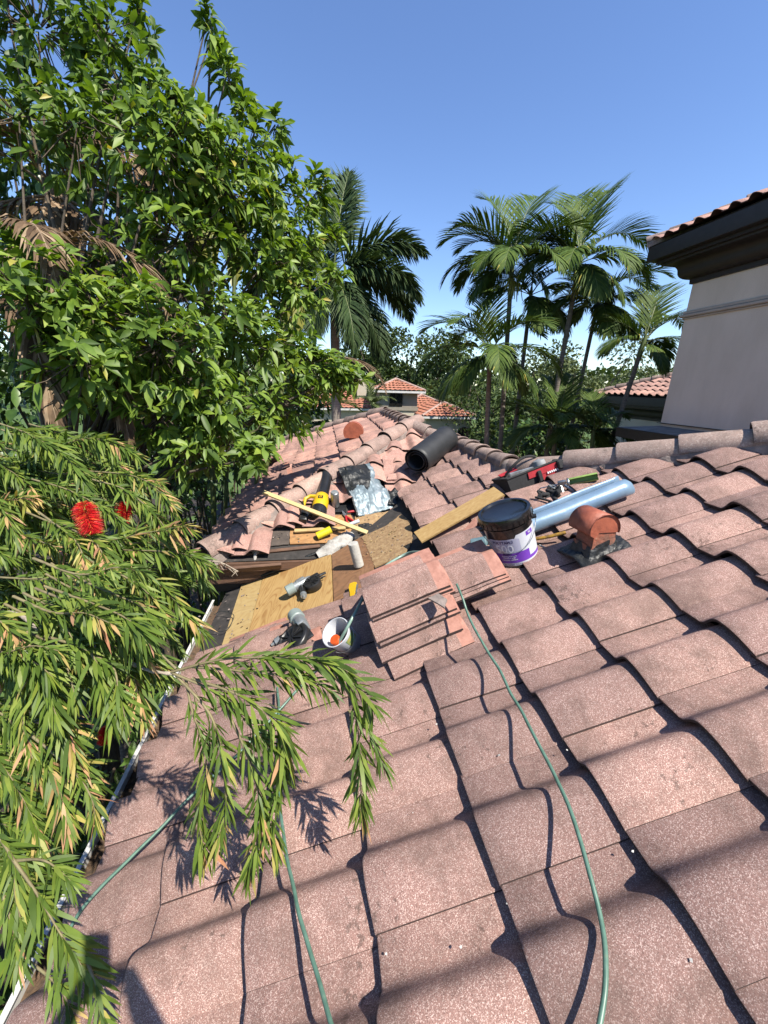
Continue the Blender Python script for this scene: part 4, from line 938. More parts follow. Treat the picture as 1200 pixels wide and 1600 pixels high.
for (x0_, x1_, z0_, z1_) in ((.16,TBL*1.0,.075,BH-.012), (.28,.42,.02,.07)):
    b = MB(); b.add([(x0_,-.012-.02*z0_/BH,z0_),(x1_,-.012-.02*z0_/BH,z0_),(x1_,-.012-.02*z1_/BH,z1_),(x0_,-.012-.02*z1_/BH,z1_)], [(0,1,2,3)]); o = b.build('red_panel', M['red'], bag, 0); md = o.modifiers.new('thickness', 'SOLIDIFY'); md.thickness = .006
b = MB(); b.add([(.05,BW+.012,BH+.006),(.24,BW+.014,BH+.012),(.24,BW+.06,BH+.03),(.05,BW+.06,BH+.02)], [(0,1,2,3)]); o = b.build('red_flap', M['red'], bag, 0); md = o.modifiers.new('thickness', 'SOLIDIFY'); md.thickness = .006
b = MB()
for k in range(7): b.box((.335+.019*k, -.030, .068), (.012, .004, .018), bev=.001)
b.build('lettering', M['ghost'], bag, 0)
b = MB()
for (y) in (-.02, BW+.03): b.tube([(-.03,y,BH),(TBL*1.02,y,BH)], .009, 8)
for x in (-.03, TBL*1.02): b.tube([(x,-.02,BH),(x,BW+.03,BH)], .009, 8)
b.build('rim', M['fabric'], bag, 60)
b = MB(); b.tube(crom([(.10,BW+.02,BH),(.18,BW*.8,BH+.07),(.28,BW*.75,BH+.10),(.38,BW*.8,BH+.07),(.42,BW+.02,BH)], 6), .012, 8); b.build('carry_handle', M['fabric'], bag, 60)
b = MB(); b.box((.255,-.036,.06), (.035,.02,.11), bev=.006); b.build('strap', M['fabric'], bag, 30)
b = MB(); b.box((.46,-.04,.10), (.06,.04,.08), bev=.012); b.build('pocket', M['fabric'], bag, 30)
bt = tbm @ Matrix.Translation((.17,.09,BH-.005)) @ Matrix.Rotation(R_(6), 4, 'Y') @ Matrix.Rotation(R_(10), 4, 'Z'); b = MB(); b.box((0,0,0), (.26,.030,.045), bev=.006); b.box((0,.02,0), (.26,.012,.02)); o = b.build('spirit_level', M['steel'], smooth=20); o.matrix_world = bt; tag(o, 'silver metal level lying in the open tool bag', 'level')
bt = tbm @ Matrix.Translation((.37,.12,BH-.01)); b = MB(); b.lathe([(.0,.06),(.05,.045),(.065,.0),(.05,-.05),(0,-.06)], 14); o = b.build('grey_tool', M['pailgrey'], smooth=40); o.matrix_world = bt; tag(o, 'grey rounded tool inside the tool bag beneath its handle', 'tool')
# caulking gun lying on the roof by the bag
ca, cc = onP(886,754,.13), onP(934,744,.13); cgm = frame(ca, cc-ca, NP_); cg = empty('caulking_gun', 'lime green caulking gun with bare metal trigger in front of the hip', 'caulking gun', cgm); CL_ = (cc-ca).length
b = MB(); b.lathe([(0,0),(.028,0),(.030,.005),(.030,CL_-.005),(.028,CL_),(0,CL_)], 14, R_(200), R_(480), axis='x'); b.build('cradle', M['limegreen'], cg, 40)
b = MB(); b.tube([(-.19,0,0),(0,0,0)], .005, 8); b.tube([(-.19,0,0),(-.215,0,-.02),(-.20,0,-.045)], .005, 6); b.box((-.035,0,0), (.06,.03,.05), bev=.006); b.tube([(-.05,0,-.01),(-.04,-.07,-.08)], [.014,.012], 8); b.tube([(-.025,0,-.01),(.055,-.08,-.07)], [.013,.011], 8); b.tube([(-.10,.0,0),(-.13,-.03,.02),(-.10,-.055,.0),(-.07,-.03,-.02),(-.10,.0,0)], .007, 6); b.lathe([(.030,.0),(.033,.004),(.033,.012),(.030,.016)], 14, axis='x'); b.build('trigger_frame', M['steel'], cg, 40)
# black straps / harness heap
b = MB(); hm = frame(onP(856,782,.055), UP_, NP_)
for k in range(9):
    p0 = V((rng.uniform(-.10,.10), rng.uniform(-.06,.06), .02)); b.tube(crom([p0, p0+V((rng.uniform(-.09,.09), rng.uniform(-.06,.06), .05)), p0+V((rng.uniform(-.12,.12), rng.uniform(-.07,.07), .02)), p0+V((rng.uniform(-.14,.14), rng.uniform(-.09,.09), 0))], 5), rng.uniform(.008,.020), 7)
b.grid(lambda u, v: ((u-.5)*.24, (v-.5)*.12, .055*math.sin(math.pi*u)*math.sin(math.pi*v)*(1+.8*noise.noise(V((u*5, v*5, 0))))), 16, 12)
o = b.build('work_belt', M['fabric'], smooth=60); o.matrix_world = hm; tag(o, 'black tangled work belt between tool bag and blue roll', 'belt')
# rod, white cable, blue-grey cap beside pail
b = MB(); b.tube([onP(833,843,.075), onP(860,838,.08), onP(884,832,.085)], [.011,.012,.012], 8); tag(b.build('yellow_rod', M['rodyellow'], smooth=60), 'peeling yellow painted rod between pail and red vent', 'rod')
b = MB(); b.tube(crom([onP(843,852,.06), onP(860,858,.06), onP(885,854,.065), onP(905,846,.08)], 6), .006, 7); tag(b.build('white_cable', M['whitecable'], smooth=60), 'thin white cable running behind the pail to the red vent', 'cable')
cyl('caulk_tube', 'blue grey cylinder half hidden behind the purple labelled pail', 'tube', onP(737,851,.05), onP(760,845,.06), .042, M['teal'])
b = MB(); b.lathe([(0,.03),(.03,.028),(.045,.01),(.05,0)], 12); o = b.build('black_lump', M['tar'], smooth=60); o.matrix_world = frame(onP(959,824,.05), UP_, NP_); tag(o, 'small black tar lump on the tiles just above the red vent', 'tar lump')

# ------------------------------------------------------------------ hoses and cables
def hose(name, label, pts, r_, mat, cat='hose'):
    cv = [p+V((noise.noise(p*9), noise.noise(p*9+V((5,0,0))), .5*noise.noise(p*9+V((0,5,0)))))*.007 for p in crom(pts, 14)]
    b = MB(); b.tube(cv, r_, 9); return tag(b.build(name, mat, smooth=60), label, cat)
hz_ = .10
hose('air_hose', 'green air hose curving down the near tiles from the tile stack', [onP(713,912,.37), onP(722,935,.30), onP(738,975,.22), onP(775,1040,.15), onP(830,1140,.14), onP(880,1240,.14), onP(915,1340,.14), onP(938,1430,.12), onP(946,1510,.135), onP(938,1600,.135), onP(915,1690,.135)], .0058, M['hose'])
hose('air_hose', 'pale green hose arching from the white bucket over the plywood', [onP(526,1010,.16), onP(545,975,.26), onP(570,930,.30), onP(600,888,.30), onP(632,866,.28), onP(660,862,.33)], .0085, M['hosepale'])
hose('air_hose', 'green hose running from the gutter up under the bottlebrush branch', [onP(108,1452,.10), onP(140,1405,.13), onP(230,1315,.135), onP(320,1225,.135), onP(385,1165,.135), onP(440,1105,.14), onP(480,1060,.135), onP(510,1030,.135)], .0058, M['hose'])
hose('air_hose', 'green hose running straight down the near tiles left of centre', [onP(433,1075,.14), onP(437,1150,.135), onP(436,1230,.135), onP(445,1320,.135), onP(468,1430,.135), onP(495,1520,.135), onP(520,1605,.135), onP(545,1690,.135)], .0058, M['hose'])
hose('power_cable', 'thin grey cable looping under the bottlebrush tips', [onP(420,1100,.135), onP(450,1122,.07), onP(490,1133,.07), onP(530,1125,.07)], .005, M['cable'], 'cable')
hose('thin_wire', 'thin dark wire straying over the gutter by the plywood', [onP(335,960,.03), onP(345,955,.04), onP(366,962,.03), onP(352,985,.02), onP(330,985,.02)], .003, M['cable'], 'wire')

# ------------------------------------------------------------------ foliage builders
TEMPL = {
 'broad': (np.array([(0,0,0),(.28,-.40,.05),(.28,0,0),(.28,.40,.05),(.62,-.46,.05),(.62,0,0),(.62,.46,.05),(1,0,-.02)]), [(0,2,1),(0,3,2),(1,2,5,4),(2,3,6,5),(4,5,7),(5,6,7)]),
 'lin': (np.array([(0,0,0),(.35,-.5,.015),(.35,.5,.015),(.70,-.40,.012),(.70,.40,.012),(1,0,0)]), [(0,2,1),(1,2,4,3),(3,4,5)]),
 'card': (np.array([(0,0,0),(.5,-.5,.06),(.5,.5,.06),(1,0,0)]), [(0,2,3,1)]),
}
def unit(a): return a/np.maximum(np.linalg.norm(a, axis=-1, keepdims=True), 1e-9)
def leaf_arrays(P, D, U, L, Wd, droop=0.0, kind='broad'):
    P, D, U = map(lambda a: np.asarray(a, float), (P, D, U)); L = np.asarray(L, float)[:, None]; Wd = np.asarray(Wd, float)[:, None]
    D = unit(D); Sd = unit(np.cross(D, U)); Nn = np.cross(Sd, D)
    tv, tf = TEMPL[kind]; k = len(tv); n = len(P)
    out = np.empty((n, k, 3))
    for i, (t, x, z) in enumerate(tv):
        out[:, i] = P+D*(t*L)+Sd*(x*Wd)+Nn*(z*L)+np.array([0,0,-1.0])*(droop*t*t*L)
    faces = []
    for f in tf: faces.append((np.arange(n)[:, None]*k+np.array(f)[None, :]))
    return out.reshape(-1, 3), faces, len(tf), n
def leaves(name, P, D, U, L, Wd, rnd, mat, parent=None, droop=.0, kind='broad', org=None):
    if org is not None: P = np.asarray(P)-np.array(org)
    v, ff, m_, n = leaf_arrays(P, D, U, L, Wd, droop, kind)
    fl = []; rn = []
    for f in ff: fl += f.tolist(); rn.append(np.asarray(rnd))
    return npmesh(name, v, fl, np.concatenate(rn), mat, parent, 180)
def rdir(n, up=0.0):
    d = NP.normal(size=(n, 3)); d[:, 2] += up; return unit(d)
def whorls(tips, axes, n, L, spread=.9, droop=.2):
    """rosettes of leaves at twig ends"""
    P = []; D = []; U = []; LL = []; tips = np.asarray(tips, float); axes = unit(np.asarray(axes, float))
    for p, a in zip(tips, axes):
        k = max(3, int(NP.normal(n, 1.5))); t = unit(np.cross(a, [.31,.52,.79])); s_ = np.cross(a, t); ph = NP.uniform(0, 6.28)
        for i in range(k):
            an = ph+i*2.4; sp = spread*NP.uniform(.6, 1.25)
            d = a*math.cos(sp)+(t*math.cos(an)+s_*math.sin(an))*math.sin(sp); d[2] -= droop*NP.uniform(.3, 1.3)
            P.append(p-a*NP.uniform(0, .07)); D.append(d); U.append(a*.6+np.array([.35,-.44,.83])*.5+NP.normal(0, .35, 3)); LL.append(L*NP.uniform(.55, 1.2))
    return np.array(P), np.array(D), np.array(U), np.array(LL)

# ------------------------------------------------------------------ broad-leaved tree on the left
def lobe_tree(name, label, cat, base, lobes, leafL, per, mats, tr, group=None, wr=.36, nleaf=8, limb_r=.035, spread=.95):
    root = empty(name, label, cat, Matrix.Translation(base)); B = V(base)
    fork = B+V((.1, .05, (lobes[0][0].z-B.z)*.45))
    bt = MB(); bt.tube(crom([B-B, (B.lerp(fork, .5)+V((.06,.03,0)))-B, fork-B], 6), [tr*(1-.35*i/12) for i in range(13)], 10); bt.build('trunk', mats[1], root, 60)
    P = []; D = []; U = []; LL = []; rn = []; tw = MB()
    for (c, r_, dens) in lobes:
        mid = fork.lerp(c, .55)+V((rng.uniform(-.15,.15), rng.uniform(-.15,.15), .15))
        bb = MB(); pts = crom([fork-B, mid-B, c-B], 6); bb.tube(pts, [limb_r*(1-.75*i/(len(pts)-1)) for i in range(len(pts))], 7); bb.build('branch', mats[1], root, 60)
        n = int(per*r_*r_*dens); tips = []; axes = []
        for _ in range(n):
            d = V((rng.gauss(0,1), rng.gauss(0,1), rng.gauss(.15,1))).normalized(); rad = r_*rng.uniform(.35, 1.08)
            p = c+V((d.x*rad, d.y*rad, d.z*rad)); ax = (d+V((rng.uniform(-.4,.4), rng.uniform(-.4,.4), rng.uniform(.1,.9)))).normalized()
            tips.append(p); axes.append(ax)
            if rng.random() < .5: tw.tube([c+d*(rad*.25)-B, p-ax*.10-B, p-B], [.006,.004,.0025], 4, caps=False)
        a = whorls([tuple(t) for t in tips], [tuple(t) for t in axes], nleaf, leafL, spread)
        P.append(a[0]); D.append(a[1]); U.append(a[2]); LL.append(a[3])
        q = NP.uniform(0, .8, len(a[0]))*(.35 if dens < .85 else 1.0); q[NP.uniform(size=len(q)) < .015] = .95; rn.append(np.clip(q+NP.uniform(-.1,.1), 0, 1))  # sparse lobes: the crown's inner shade put into a darker leaf tint
    P = np.concatenate(P); D = np.concatenate(D); U = np.concatenate(U); LL = np.concatenate(LL); rn = np.concatenate(rn)
    cr = leaves('crown', P, D, U, LL, LL*wr*NP.uniform(.8,1.2,len(LL)), rn, mats[0], root, .30, 'broad', org=tuple(B))
    tw.build('twigs', mats[2], cr, 180)
    return root
LB = [(60,50,3.5,.62,.8),(165,60,3.5,.40,.8),(190,140,3.5,.42,.8),(120,200,3.3,.45,.6),(30,190,3.3,.45,.5),(240,60,3.6,.10,1.6),(255,230,3.2,.52,1.15),(340,290,3.5,.46,1.2),(390,230,3.7,.30,1.0),(420,300,3.9,.38,1.15),(470,375,4.3,.36,1.25),
      (395,395,4.0,.46,1.1),(290,380,3.4,.48,1.0),(200,400,3.5,.40,.6),(150,490,2.8,.42,1.15),(40,470,2.5,.36,1.1),(250,545,3.0,.46,1.15),(360,520,3.7,.46,1.1),(330,620,3.3,.40,1.0),(430,540,4.1,.40,1.1),
      (485,570,4.2,.30,1.3),(535,585,4.3,.17,1.6),(440,640,4.2,.42,1.0),(370,690,3.6,.30,1.0),(250,650,3.3,.42,.9),(120,570,3.0,.36,.7),(395,715,3.3,.17,1.6),(330,60,3.6,.13,1.6),(355,115,3.6,.15,1.6),(325,25,3.6,.10,1.8),(430,195,3.8,.14,1.5),(520,365,4.4,.13,1.8),(375,165,3.7,.14,1.3),(215,15,3.5,.14,1.3),(270,150,3.5,.16,1.4),(310,190,3.6,.2,1.2),(495,300,4.2,.22,1.2),(525,430,4.4,.16,1.3),(555,590,4.4,.15,1.6),(515,590,4.3,.26,1.3),(465,450,4.2,.36,1.1),(60,400,2.9,.30,1.0),(130,560,2.7,.34,1.1),(300,700,3.3,.26,1.0)]
lobes = [(at(x, y, d), r_, dn) for x, y, d, r_, dn in LB]
lobe_tree('broadleaf_tree', 'tall glossy broad leaved tree towering over the left side of the roof', 'tree', V((-2.4, 3.6, GZ)), lobes, .138, 370, (M['broadleaf'], M['bark'], M['twig']), .11, nleaf=8, wr=.345, limb_r=.022)
# upright stems running through the crown (part of the same tree's neighbour, a spindly one behind)
b = MB(); root = empty('slender_tree', 'slender bare stemmed sapling rising through the leaves at upper left', 'tree', Matrix.Translation(V((-1.75, 3.9, GZ)))); B = V((-1.75, 3.9, GZ))
for q in ([(205,560,3.6),(200,300,3.6),(210,120,3.6),(225,-20,3.6)], [(330,360,3.7),(325,200,3.7),(330,60,3.7),(332,10,3.7)], [(120,500,3.4),(60,250,3.4),(20,60,3.4),(5,-60,3.4)]):
    bb = MB(); bb.tube(crom([at(*p)-B for p in q]+[], 6), [.016-.010*i/18 for i in range(19)], 6); bb.build('stem', M['twig'], root, 60)
b.tube([(0,0,0), at(205,560,3.6)-B], [.05,.018], 7); b.build('trunk', M['bark'], root, 60)

# ------------------------------------------------------------------ undergrowth beside and behind the eave
def shrub(label, c, r_, n, mat, leafL=.10, wr=.38, nl=7, flat=.85, cat='shrub', group=None):
    c = V(c); base = V((c.x, c.y, GZ)); root = empty('shrub', label, cat, Matrix.Translation(base), group)
    bt = MB()
    for k in range(5): bt.tube(crom([(rng.uniform(-.08,.08), rng.uniform(-.08,.08), 0), (rng.uniform(-.2,.2)*r_, rng.uniform(-.2,.2)*r_, (c.z-GZ)*.6), (rng.uniform(-.5,.5)*r_, rng.uniform(-.5,.5)*r_, c.z-GZ)], 4), [.025-.0018*i for i in range(9)], 5)
    bt.build('stem', M['twig'], root, 60)
    d = rdir(n, .35); rad = r_*NP.uniform(.55, 1.05, n)[:, None]; hz2 = max(r_*flat, .3)
    tips = np.array(c)+d*rad*np.array([1,1,flat])
    low = NP.uniform(size=n) < .45; tips[low, 2] = NP.uniform(GZ+.3, c.z, low.sum())
    a = whorls(tips, d+np.array([0,0,.5]), nl, leafL, .95)
    leaves('foliage', a[0], a[1], a[2], a[3], a[3]*wr, NP.uniform(0, 1, len(a[0]))**1.3, mat, root, .2, 'broad', org=tuple(base)); return root
SH = [((-1.9,1.55,-2.75),.75,'dark glossy shrub deep below the gutter in the left foreground'),((-1.65,2.5,-2.5),.6,'dark green shrub below the gutter beside the plywood'),((-2.9,2.3,-2.4),.9,'leafy dark shrub behind the bottlebrush on the far left'),
      ((-2.3,3.4,-2.2),.75,'dark shrub between the bottlebrush and the open wing corner'),((-3.9,3.9,-1.6),1.1,'tall dark shrub at the left edge behind the dead fronds'),((-2.2,5.2,-1.6),.8,'shrub at the foot of the broad leaved tree by the far wing'),
      ((-2.0,6.9,-1.4),.9,'bushy shrub along the west side of the far wing'),((-3.9,6.4,-.9),1.3,'big dense shrub far left behind the broad leaved tree'),((-1.9,9.0,-1.2),1.0,'bushy shrub near the back corner of the far wing'),
      ((-.9,11.6,-1.5),1.0,'bushy shrub beyond the back end of the far wing'),((-4.4,9.5,.0),1.7,'tall dense shrub mass far behind the left tree'),((-1.8,5.7,-1.0),.7,'leafy shrub hugging the west edge of the far wing'),((-2.3,7.6,-.5),1.0,'tall leafy shrub just west of the far wing, behind the loose tiles'),((-1.75,4.4,-1.9),.55,'small dark shrub under the open wing corner'),((-1.75,.55,-3.2),.8,'low dark shrub at the bottom left below the roof edge')]
for c, r_, l in SH: shrub(l, c, r_, int(110*r_*r_+60), M['shrubleaf'], .12)

dk = 'dense dark trees behind the left greenery'
def dense_tree(label, blobs, base, n):
    B = V(base); root = empty('dense_tree', label, 'tree', Matrix.Translation(B), dk)
    b = MB(); c0 = blobs[0][0]; b.tube(crom([V((0,0,0)), (c0-B)*.5+V((.1,0,0)), c0-B], 6), [.11-.006*i for i in range(13)], 8); b.build('trunk', M['bark'], root, 60)
    P = []; D = []
    for c, r_ in blobs:
        m_ = int(n*r_*r_); d = rdir(m_, .1); P.append(np.array(c)+d*(r_*NP.uniform(.35,1.05,m_)[:,None])); D.append(unit(d+NP.normal(0,.7,(m_,3))+np.array([0,0,-.2])))
        bb = MB(); bb.tube(crom([(c0-B)*.5, c-B], 3), [.04,.03,.02,.012], 6); bb.build('branch', M['bark'], root, 60)
    P = np.concatenate(P); D = np.concatenate(D); n_ = len(P); LL = NP.uniform(.6,1.3,n_)*.20
    leaves('crown', P, D, rdir(n_, .6), LL, LL*.42, NP.uniform(0,1,n_)**1.6, M['shrubleaf'], root, .2, 'broad', org=tuple(B))
dense_tree('dense dark tree at the far left behind the dead palm fronds', [(at(30,420,5.0),.85),(at(110,300,5.2),.8),(at(20,260,5.0),.75),(at(90,520,5.0),.85),(at(20,620,4.6),.8)], (at(60,500,5.0).x, at(60,500,5.0).y, GZ), 520)
dense_tree('dense dark tree behind the middle of the leafy crown', [(at(220,400,5.6),.85),(at(200,560,5.6),.95),(at(265,500,5.8),.75),(at(180,250,5.6),.7),(at(250,660,5.0),.6)], (at(230,600,5.6).x, at(230,600,5.6).y, GZ), 520)
dense_tree('dense dark tree between leafy crown and royal palm', [(at(400,570,13),1.7),(at(440,640,13),1.5),(at(370,460,13),1.2),(at(480,610,14),1.2),(at(340,690,5.2),.4)], (at(400,650,13).x, at(400,650,13).y, GZ), 260)
dense_tree('dense tree far left beyond everything, closing the view', [(at(40,560,8.5),1.8),(at(200,600,9),1.8),(at(330,590,10),1.7),(at(-60,420,8),1.6),(at(440,610,12),1.5)], (at(200,600,9).x, at(200,600,9).y, GZ), 240)
# ------------------------------------------------------------------ palms
def frond_mesh(name, L=2.0, el=50, droop=70, n=44, ll=.55, ang=55, vee=25, ldroop=.5, plum=0.0, lw=.032, dead=False, mats=None, taper0=.55):
    vs = []; fs = []; rn = []; mi = []
    N2 = 24; pts = []; p = V((0,0,0)); tang = []
    for i in range(N2+1):
        t = i/N2; e = R_(el-droop*(t**1.35)); d = V((math.cos(e), 0, math.sin(e))); pts.append(p.copy()); tang.append(d); p = p+d*(L/N2)
    def tube(pts, rr, k=5):
        o = len(vs)
        for i, q in enumerate(pts):
            t = tang[min(i, N2)]; s_ = V((0,1,0)); u_ = t.cross(s_)
            for j in range(k): a = 6.283*j/k; vs.append(q+(s_*math.cos(a)+u_*math.sin(a)*.7)*rr[i])
        for i in range(len(pts)-1):
            for j in range(k): fs.append((o+i*k+j, o+i*k+(j+1)%k, o+(i+1)*k+(j+1)%k, o+(i+1)*k+j)); rn.append(.5); mi.append(1)
    tube(pts, [max(.004, .022*(L/2)*(1-i/N2)**.8) for i in range(N2+1)])
    for side in (-1, 1):
        for i in range(n):
            t = .14+.86*(i+rng.uniform(-.2,.2))/n; t = min(.995, max(.1, t)); f = t*N2; k = min(int(f), N2-1); q = pts[k].lerp(pts[k+1], f-k); T_ = tang[k]
            up = V((0,1,0)).cross(T_)*-1
            if up.z < 0: up = -up
            l_ = ll*(taper0+(1-taper0)*math.sin(math.pi*min(1, t*1.15))**.8)*(1 if t < .8 else max(.35, 1-(t-.8)*2.6))*rng.uniform(.88,1.08)
            a = R_(ang*(1-.45*t)+rng.uniform(-6,6)); v_ = R_(vee+rng.uniform(-1,1)*plum)
            d = (T_*math.cos(a)+(V((0,side,0))*math.cos(v_)+up*math.sin(v_))*math.sin(a)).normalized()
            nrm = d.cross(T_).normalized(); wd = d.cross(nrm).normalized(); wv = (T_-d*T_.dot(d)).normalized()
            o = len(vs); w_ = lw*rng.uniform(.85,1.15); pp = q.copy(); dd = d.copy(); r1 = rng.uniform(0,1)
            for s in range(4):
                ws = (w_*.45, w_, w_*.75, 0.003)[s]
                vs.append(pp-wv*ws*.5); vs.append(pp+wv*ws*.5)
                dd = (dd+V((0,0,-1))*ldroop*.33*(s+.4)*.6).normalized(); pp = pp+dd*(l_/3)
            for s in range(3): fs.append((o+2*s, o+2*s+1, o+2*s+3, o+2*s+2)); rn.append(min(1, max(0, r1*.8+(.2 if s == 2 and rng.random() < .15 else 0)))); mi.append(0)
    me = bpy.data.meshes.new(name); me.from_pydata([tuple(v) for v in vs], [], fs)
    for m_ in mats: me.materials.append(m_)
    me.polygons.foreach_set('material_index', mi); a = me.attributes.new('rnd', 'FLOAT', 'FACE'); a.data.foreach_set('value', rn); me.shade_smooth(); me.update(); return me
def palm(name, label, crown, base, tr, fronds, lib, mats, shaft=.55, group=None, bend=.0, seeds=False, cat='palm tree', rings=True):
    B = V(base); C = V(crown); root = empty(name, label, cat, Matrix.Translation(B), group)
    mid = B.lerp(C, .5)+V((bend, 0, 0)); pts = crom([B, mid, C], 14); k = len(pts)
    b = MB(); b.tube([p-B for p in pts], [tr*(1.25-.35*i/(k-1))*(1+(.035 if i % 2 else 0)) for i in range(k)], 12); b.build('trunk', mats[0], root, 60)
    ax = (pts[-1]-pts[-3]).normalized()
    b = MB(); b.tube([C-B-ax*.02, C-B+ax*shaft*.25, C-B+ax*shaft*.7, C-B+ax*shaft], [tr*1.0, tr*1.15, tr*.85, tr*.5], 12); b.build('crownshaft', mats[1], root, 60)
    top = C+ax*shaft*.85-B
    for (az, kind, sc_, tilt) in fronds:
        f = bpy.data.objects.new('frond', lib[kind]); COL.objects.link(f); f.parent = root
        f.location = top-ax*(.12 if kind != 'up' else 0); f.rotation_euler = Euler((rng.uniform(-.12,.12), R_(-tilt), R_(az)), 'XYZ'); f.scale = (sc_,)*3
    if seeds:
        for s_ in range(2):
            b = MB(); p0 = C-B; 
            for q in range(14):
                e = p0+V((rng.uniform(-.22,.22)+.1*(s_*2-1), -.18+rng.uniform(-.15,.15), rng.uniform(-.55,-.25))); b.tube(crom([p0, p0.lerp(e, .5)+V((0,-.1,.12)), e], 4), [.008,.007,.006,.006,.007,.009,.012,.012,.009], 4)
            b.build('seed_cluster', M['seeds'], root, 60)
    return root
AM = [M['palmleaf'], M['stalk']]
ALIB = {'up': frond_mesh('adonidia_frond_up', 2.1, 76, 60, 46, .84, 56, 18, .3, 5, .036, mats=AM),
        'mid': frond_mesh('adonidia_frond_mid', 2.1, 54, 95, 48, .84, 54, 20, .5, 6, .036, mats=AM),
        'low': frond_mesh('adonidia_frond_low', 1.95, 22, 95, 56, .80, 52, 12, .9, 8, .048, mats=AM),
        'hang': frond_mesh('adonidia_frond_hang', 1.7, -15, 62, 56, .80, 45, 5, 1.1, 10, .048, mats=AM)}
YAWD = -math.degrees(YAW)
def fr(spec, rot=0): return [(a+YAWD+rot, k, s_, t) for a, k, s_, t in spec]
PG = 'clump of slender palms right of centre'
def apalm(label, crown_px, base_px, Y, tr, spec, seeds=False, shaft=.5, bend=0, sc=1.0):
    c = onY(*crown_px, Y); q = onY(*base_px, Y); d = (c-q); bse = q+d*((GZ-q.z)/d.z); bse = V((q.x+(bse.x-q.x)*.35, Y, GZ))
    ax = d.normalized(); spec = spec+[(a+23, {'up':'mid','mid':'low','low':'hang','hang':'hang'}[k], s_*.85, 0) for a, k, s_, t in spec[::2]]
    return palm('slender_palm', label, c-ax*shaft*.8, bse, tr, [(a, k, s_*sc, t) for a, k, s_, t in fr(spec)], ALIB, (M['palmtrunk'], M['shaft']), shaft, PG, bend, seeds)
apalm('slender palm with the tallest crown at the left of the right hand clump', (800,405), (787,690), 10.6, .058, [(120,'up',1,0),(55,'up',1.05,0),(160,'mid',1,0),(20,'mid',1,0),(200,'mid',.95,0),(250,'low',.9,0),(300,'low',.9,0),(340,'mid',.95,0),(180,'low',1,0),(140,'low',.9,0),(80,'mid',1,0)], True)
apalm('slender pale trunked palm right behind the tallest left palm', (830,455), (803,690), 11.2, .055, [(90,'up',1,0),(30,'mid',1,0),(150,'mid',.9,0),(210,'low',.9,0),(330,'low',.9,0),(270,'hang',.9,0),(0,'hang',.9,0)], True)
apalm('short dark crowned palm low at the left of the clump, fronds drooping wide', (765,545), (765,700), 9.9, .062, [(95,'up',.9,0),(150,'mid',1.0,0),(35,'mid',1.05,0),(185,'low',1.05,0),(352,'low',1.0,0),(225,'mid',.9,0),(265,'low',.85,0),(310,'mid',.85,0),(200,'hang',1,0),(330,'hang',1,0)])
apalm('tall palm with dark trunk leaning right and bright upright fronds', (905,405), (862,700), 10.4, .062, [(75,'up',1.15,0),(40,'up',1.15,0),(110,'up',.95,0),(15,'mid',1.1,0),(150,'mid',1.0,0),(180,'mid',1.0,0),(345,'low',.95,0),(205,'low',1,0),(240,'low',.9,0),(290,'low',.9,0),(270,'hang',.9,0),(320,'hang',.9,0)], True, bend=-.12)
apalm('thin leaning palm just right of the dark trunked palm, hanging fronds', (935,465), (892,690), 10.9, .052, [(70,'mid',.9,0),(20,'mid',.95,0),(150,'low',.8,0),(200,'low',.85,0),(350,'low',.9,0),(260,'hang',.9,0),(300,'hang',.9,0),(330,'mid',.85,0),(120,'mid',.8,0)], True, bend=-.1)
apalm('leaning palm with dark fan of fronds against the tower wall', (1008,530), (952,690), 9.6, .058, [(60,'up',.85,0),(30,'mid',.95,0),(10,'mid',.9,0),(85,'up',.8,0),(170,'mid',.7,0),(195,'low',.7,0),(345,'low',.75,0),(130,'mid',.7,0),(280,'hang',.6,0)], bend=-.1)
# stemless arching palm shrub below them
apalm('low bushy palm at the foot of the clump with wide arching fronds', (868,668), (866,700), 10.0, .06, [(100,'up',.8,0),(60,'up',.85,0),(130,'mid',.8,0),(20,'mid',.95,0),(160,'mid',.9,0),(200,'low',.8,0),(345,'low',.95,0),(300,'mid',.7,0),(250,'mid',.7,0),(0,'low',.9,0)], sc=1.0)
apalm('low bushy palm under the leaning palm by the ledge', (925,672), (925,705), 9.4, .05, [(30,'mid',.7,0),(150,'mid',.7,0),(350,'low',.75,0),(190,'low',.7,0),(90,'up',.6,0),(270,'mid',.5,0),(10,'low',.7,0)])
# royal palm left of centre
RM = [M['royalleaf'], M['stalk']]
RLIB = {'up': frond_mesh('royal_frond_up', 2.75, 84, 34, 200, .86, 62, 0, .55, 60, .05, mats=RM, taper0=.5),
        'mid': frond_mesh('royal_frond_mid', 2.75, 46, 82, 200, .86, 64, 0, .75, 60, .05, mats=RM, taper0=.5),
        'low': frond_mesh('royal_frond_low', 2.75, 18, 84, 200, .86, 62, 0, .85, 50, .05, mats=RM, taper0=.5),
        'hang': frond_mesh('royal_frond_hang', 2.6, -34, 50, 200, .86, 58, 0, .8, 50, .05, mats=RM, taper0=.5)}
rc_ = onY(522, 418, 11.4); rb = onY(527, 640, 11.4)
palm('royal_palm', 'big royal palm with feathery dark fronds left of centre against the sky', rc_-V((0,0,.9)), V((rb.x, 11.4, GZ)), .125,
     [(a, k, q*.93, t) for a, k, q, t in fr([(80,'up',1.0,0),(0,'mid',1.0,0),(345,'low',1.0,0),(20,'low',1.0,-6),(325,'hang',1.0,0),(300,'hang',.95,0),(255,'hang',.85,0),(200,'hang',1,0),(180,'low',1,0),(165,'mid',1,0),(140,'mid',.9,0),(262,'low',.55,0),(110,'mid',.9,0),(350,'hang',1.0,0)])], RLIB, (M['royaltrunk'], M['shaft']), 1.0)
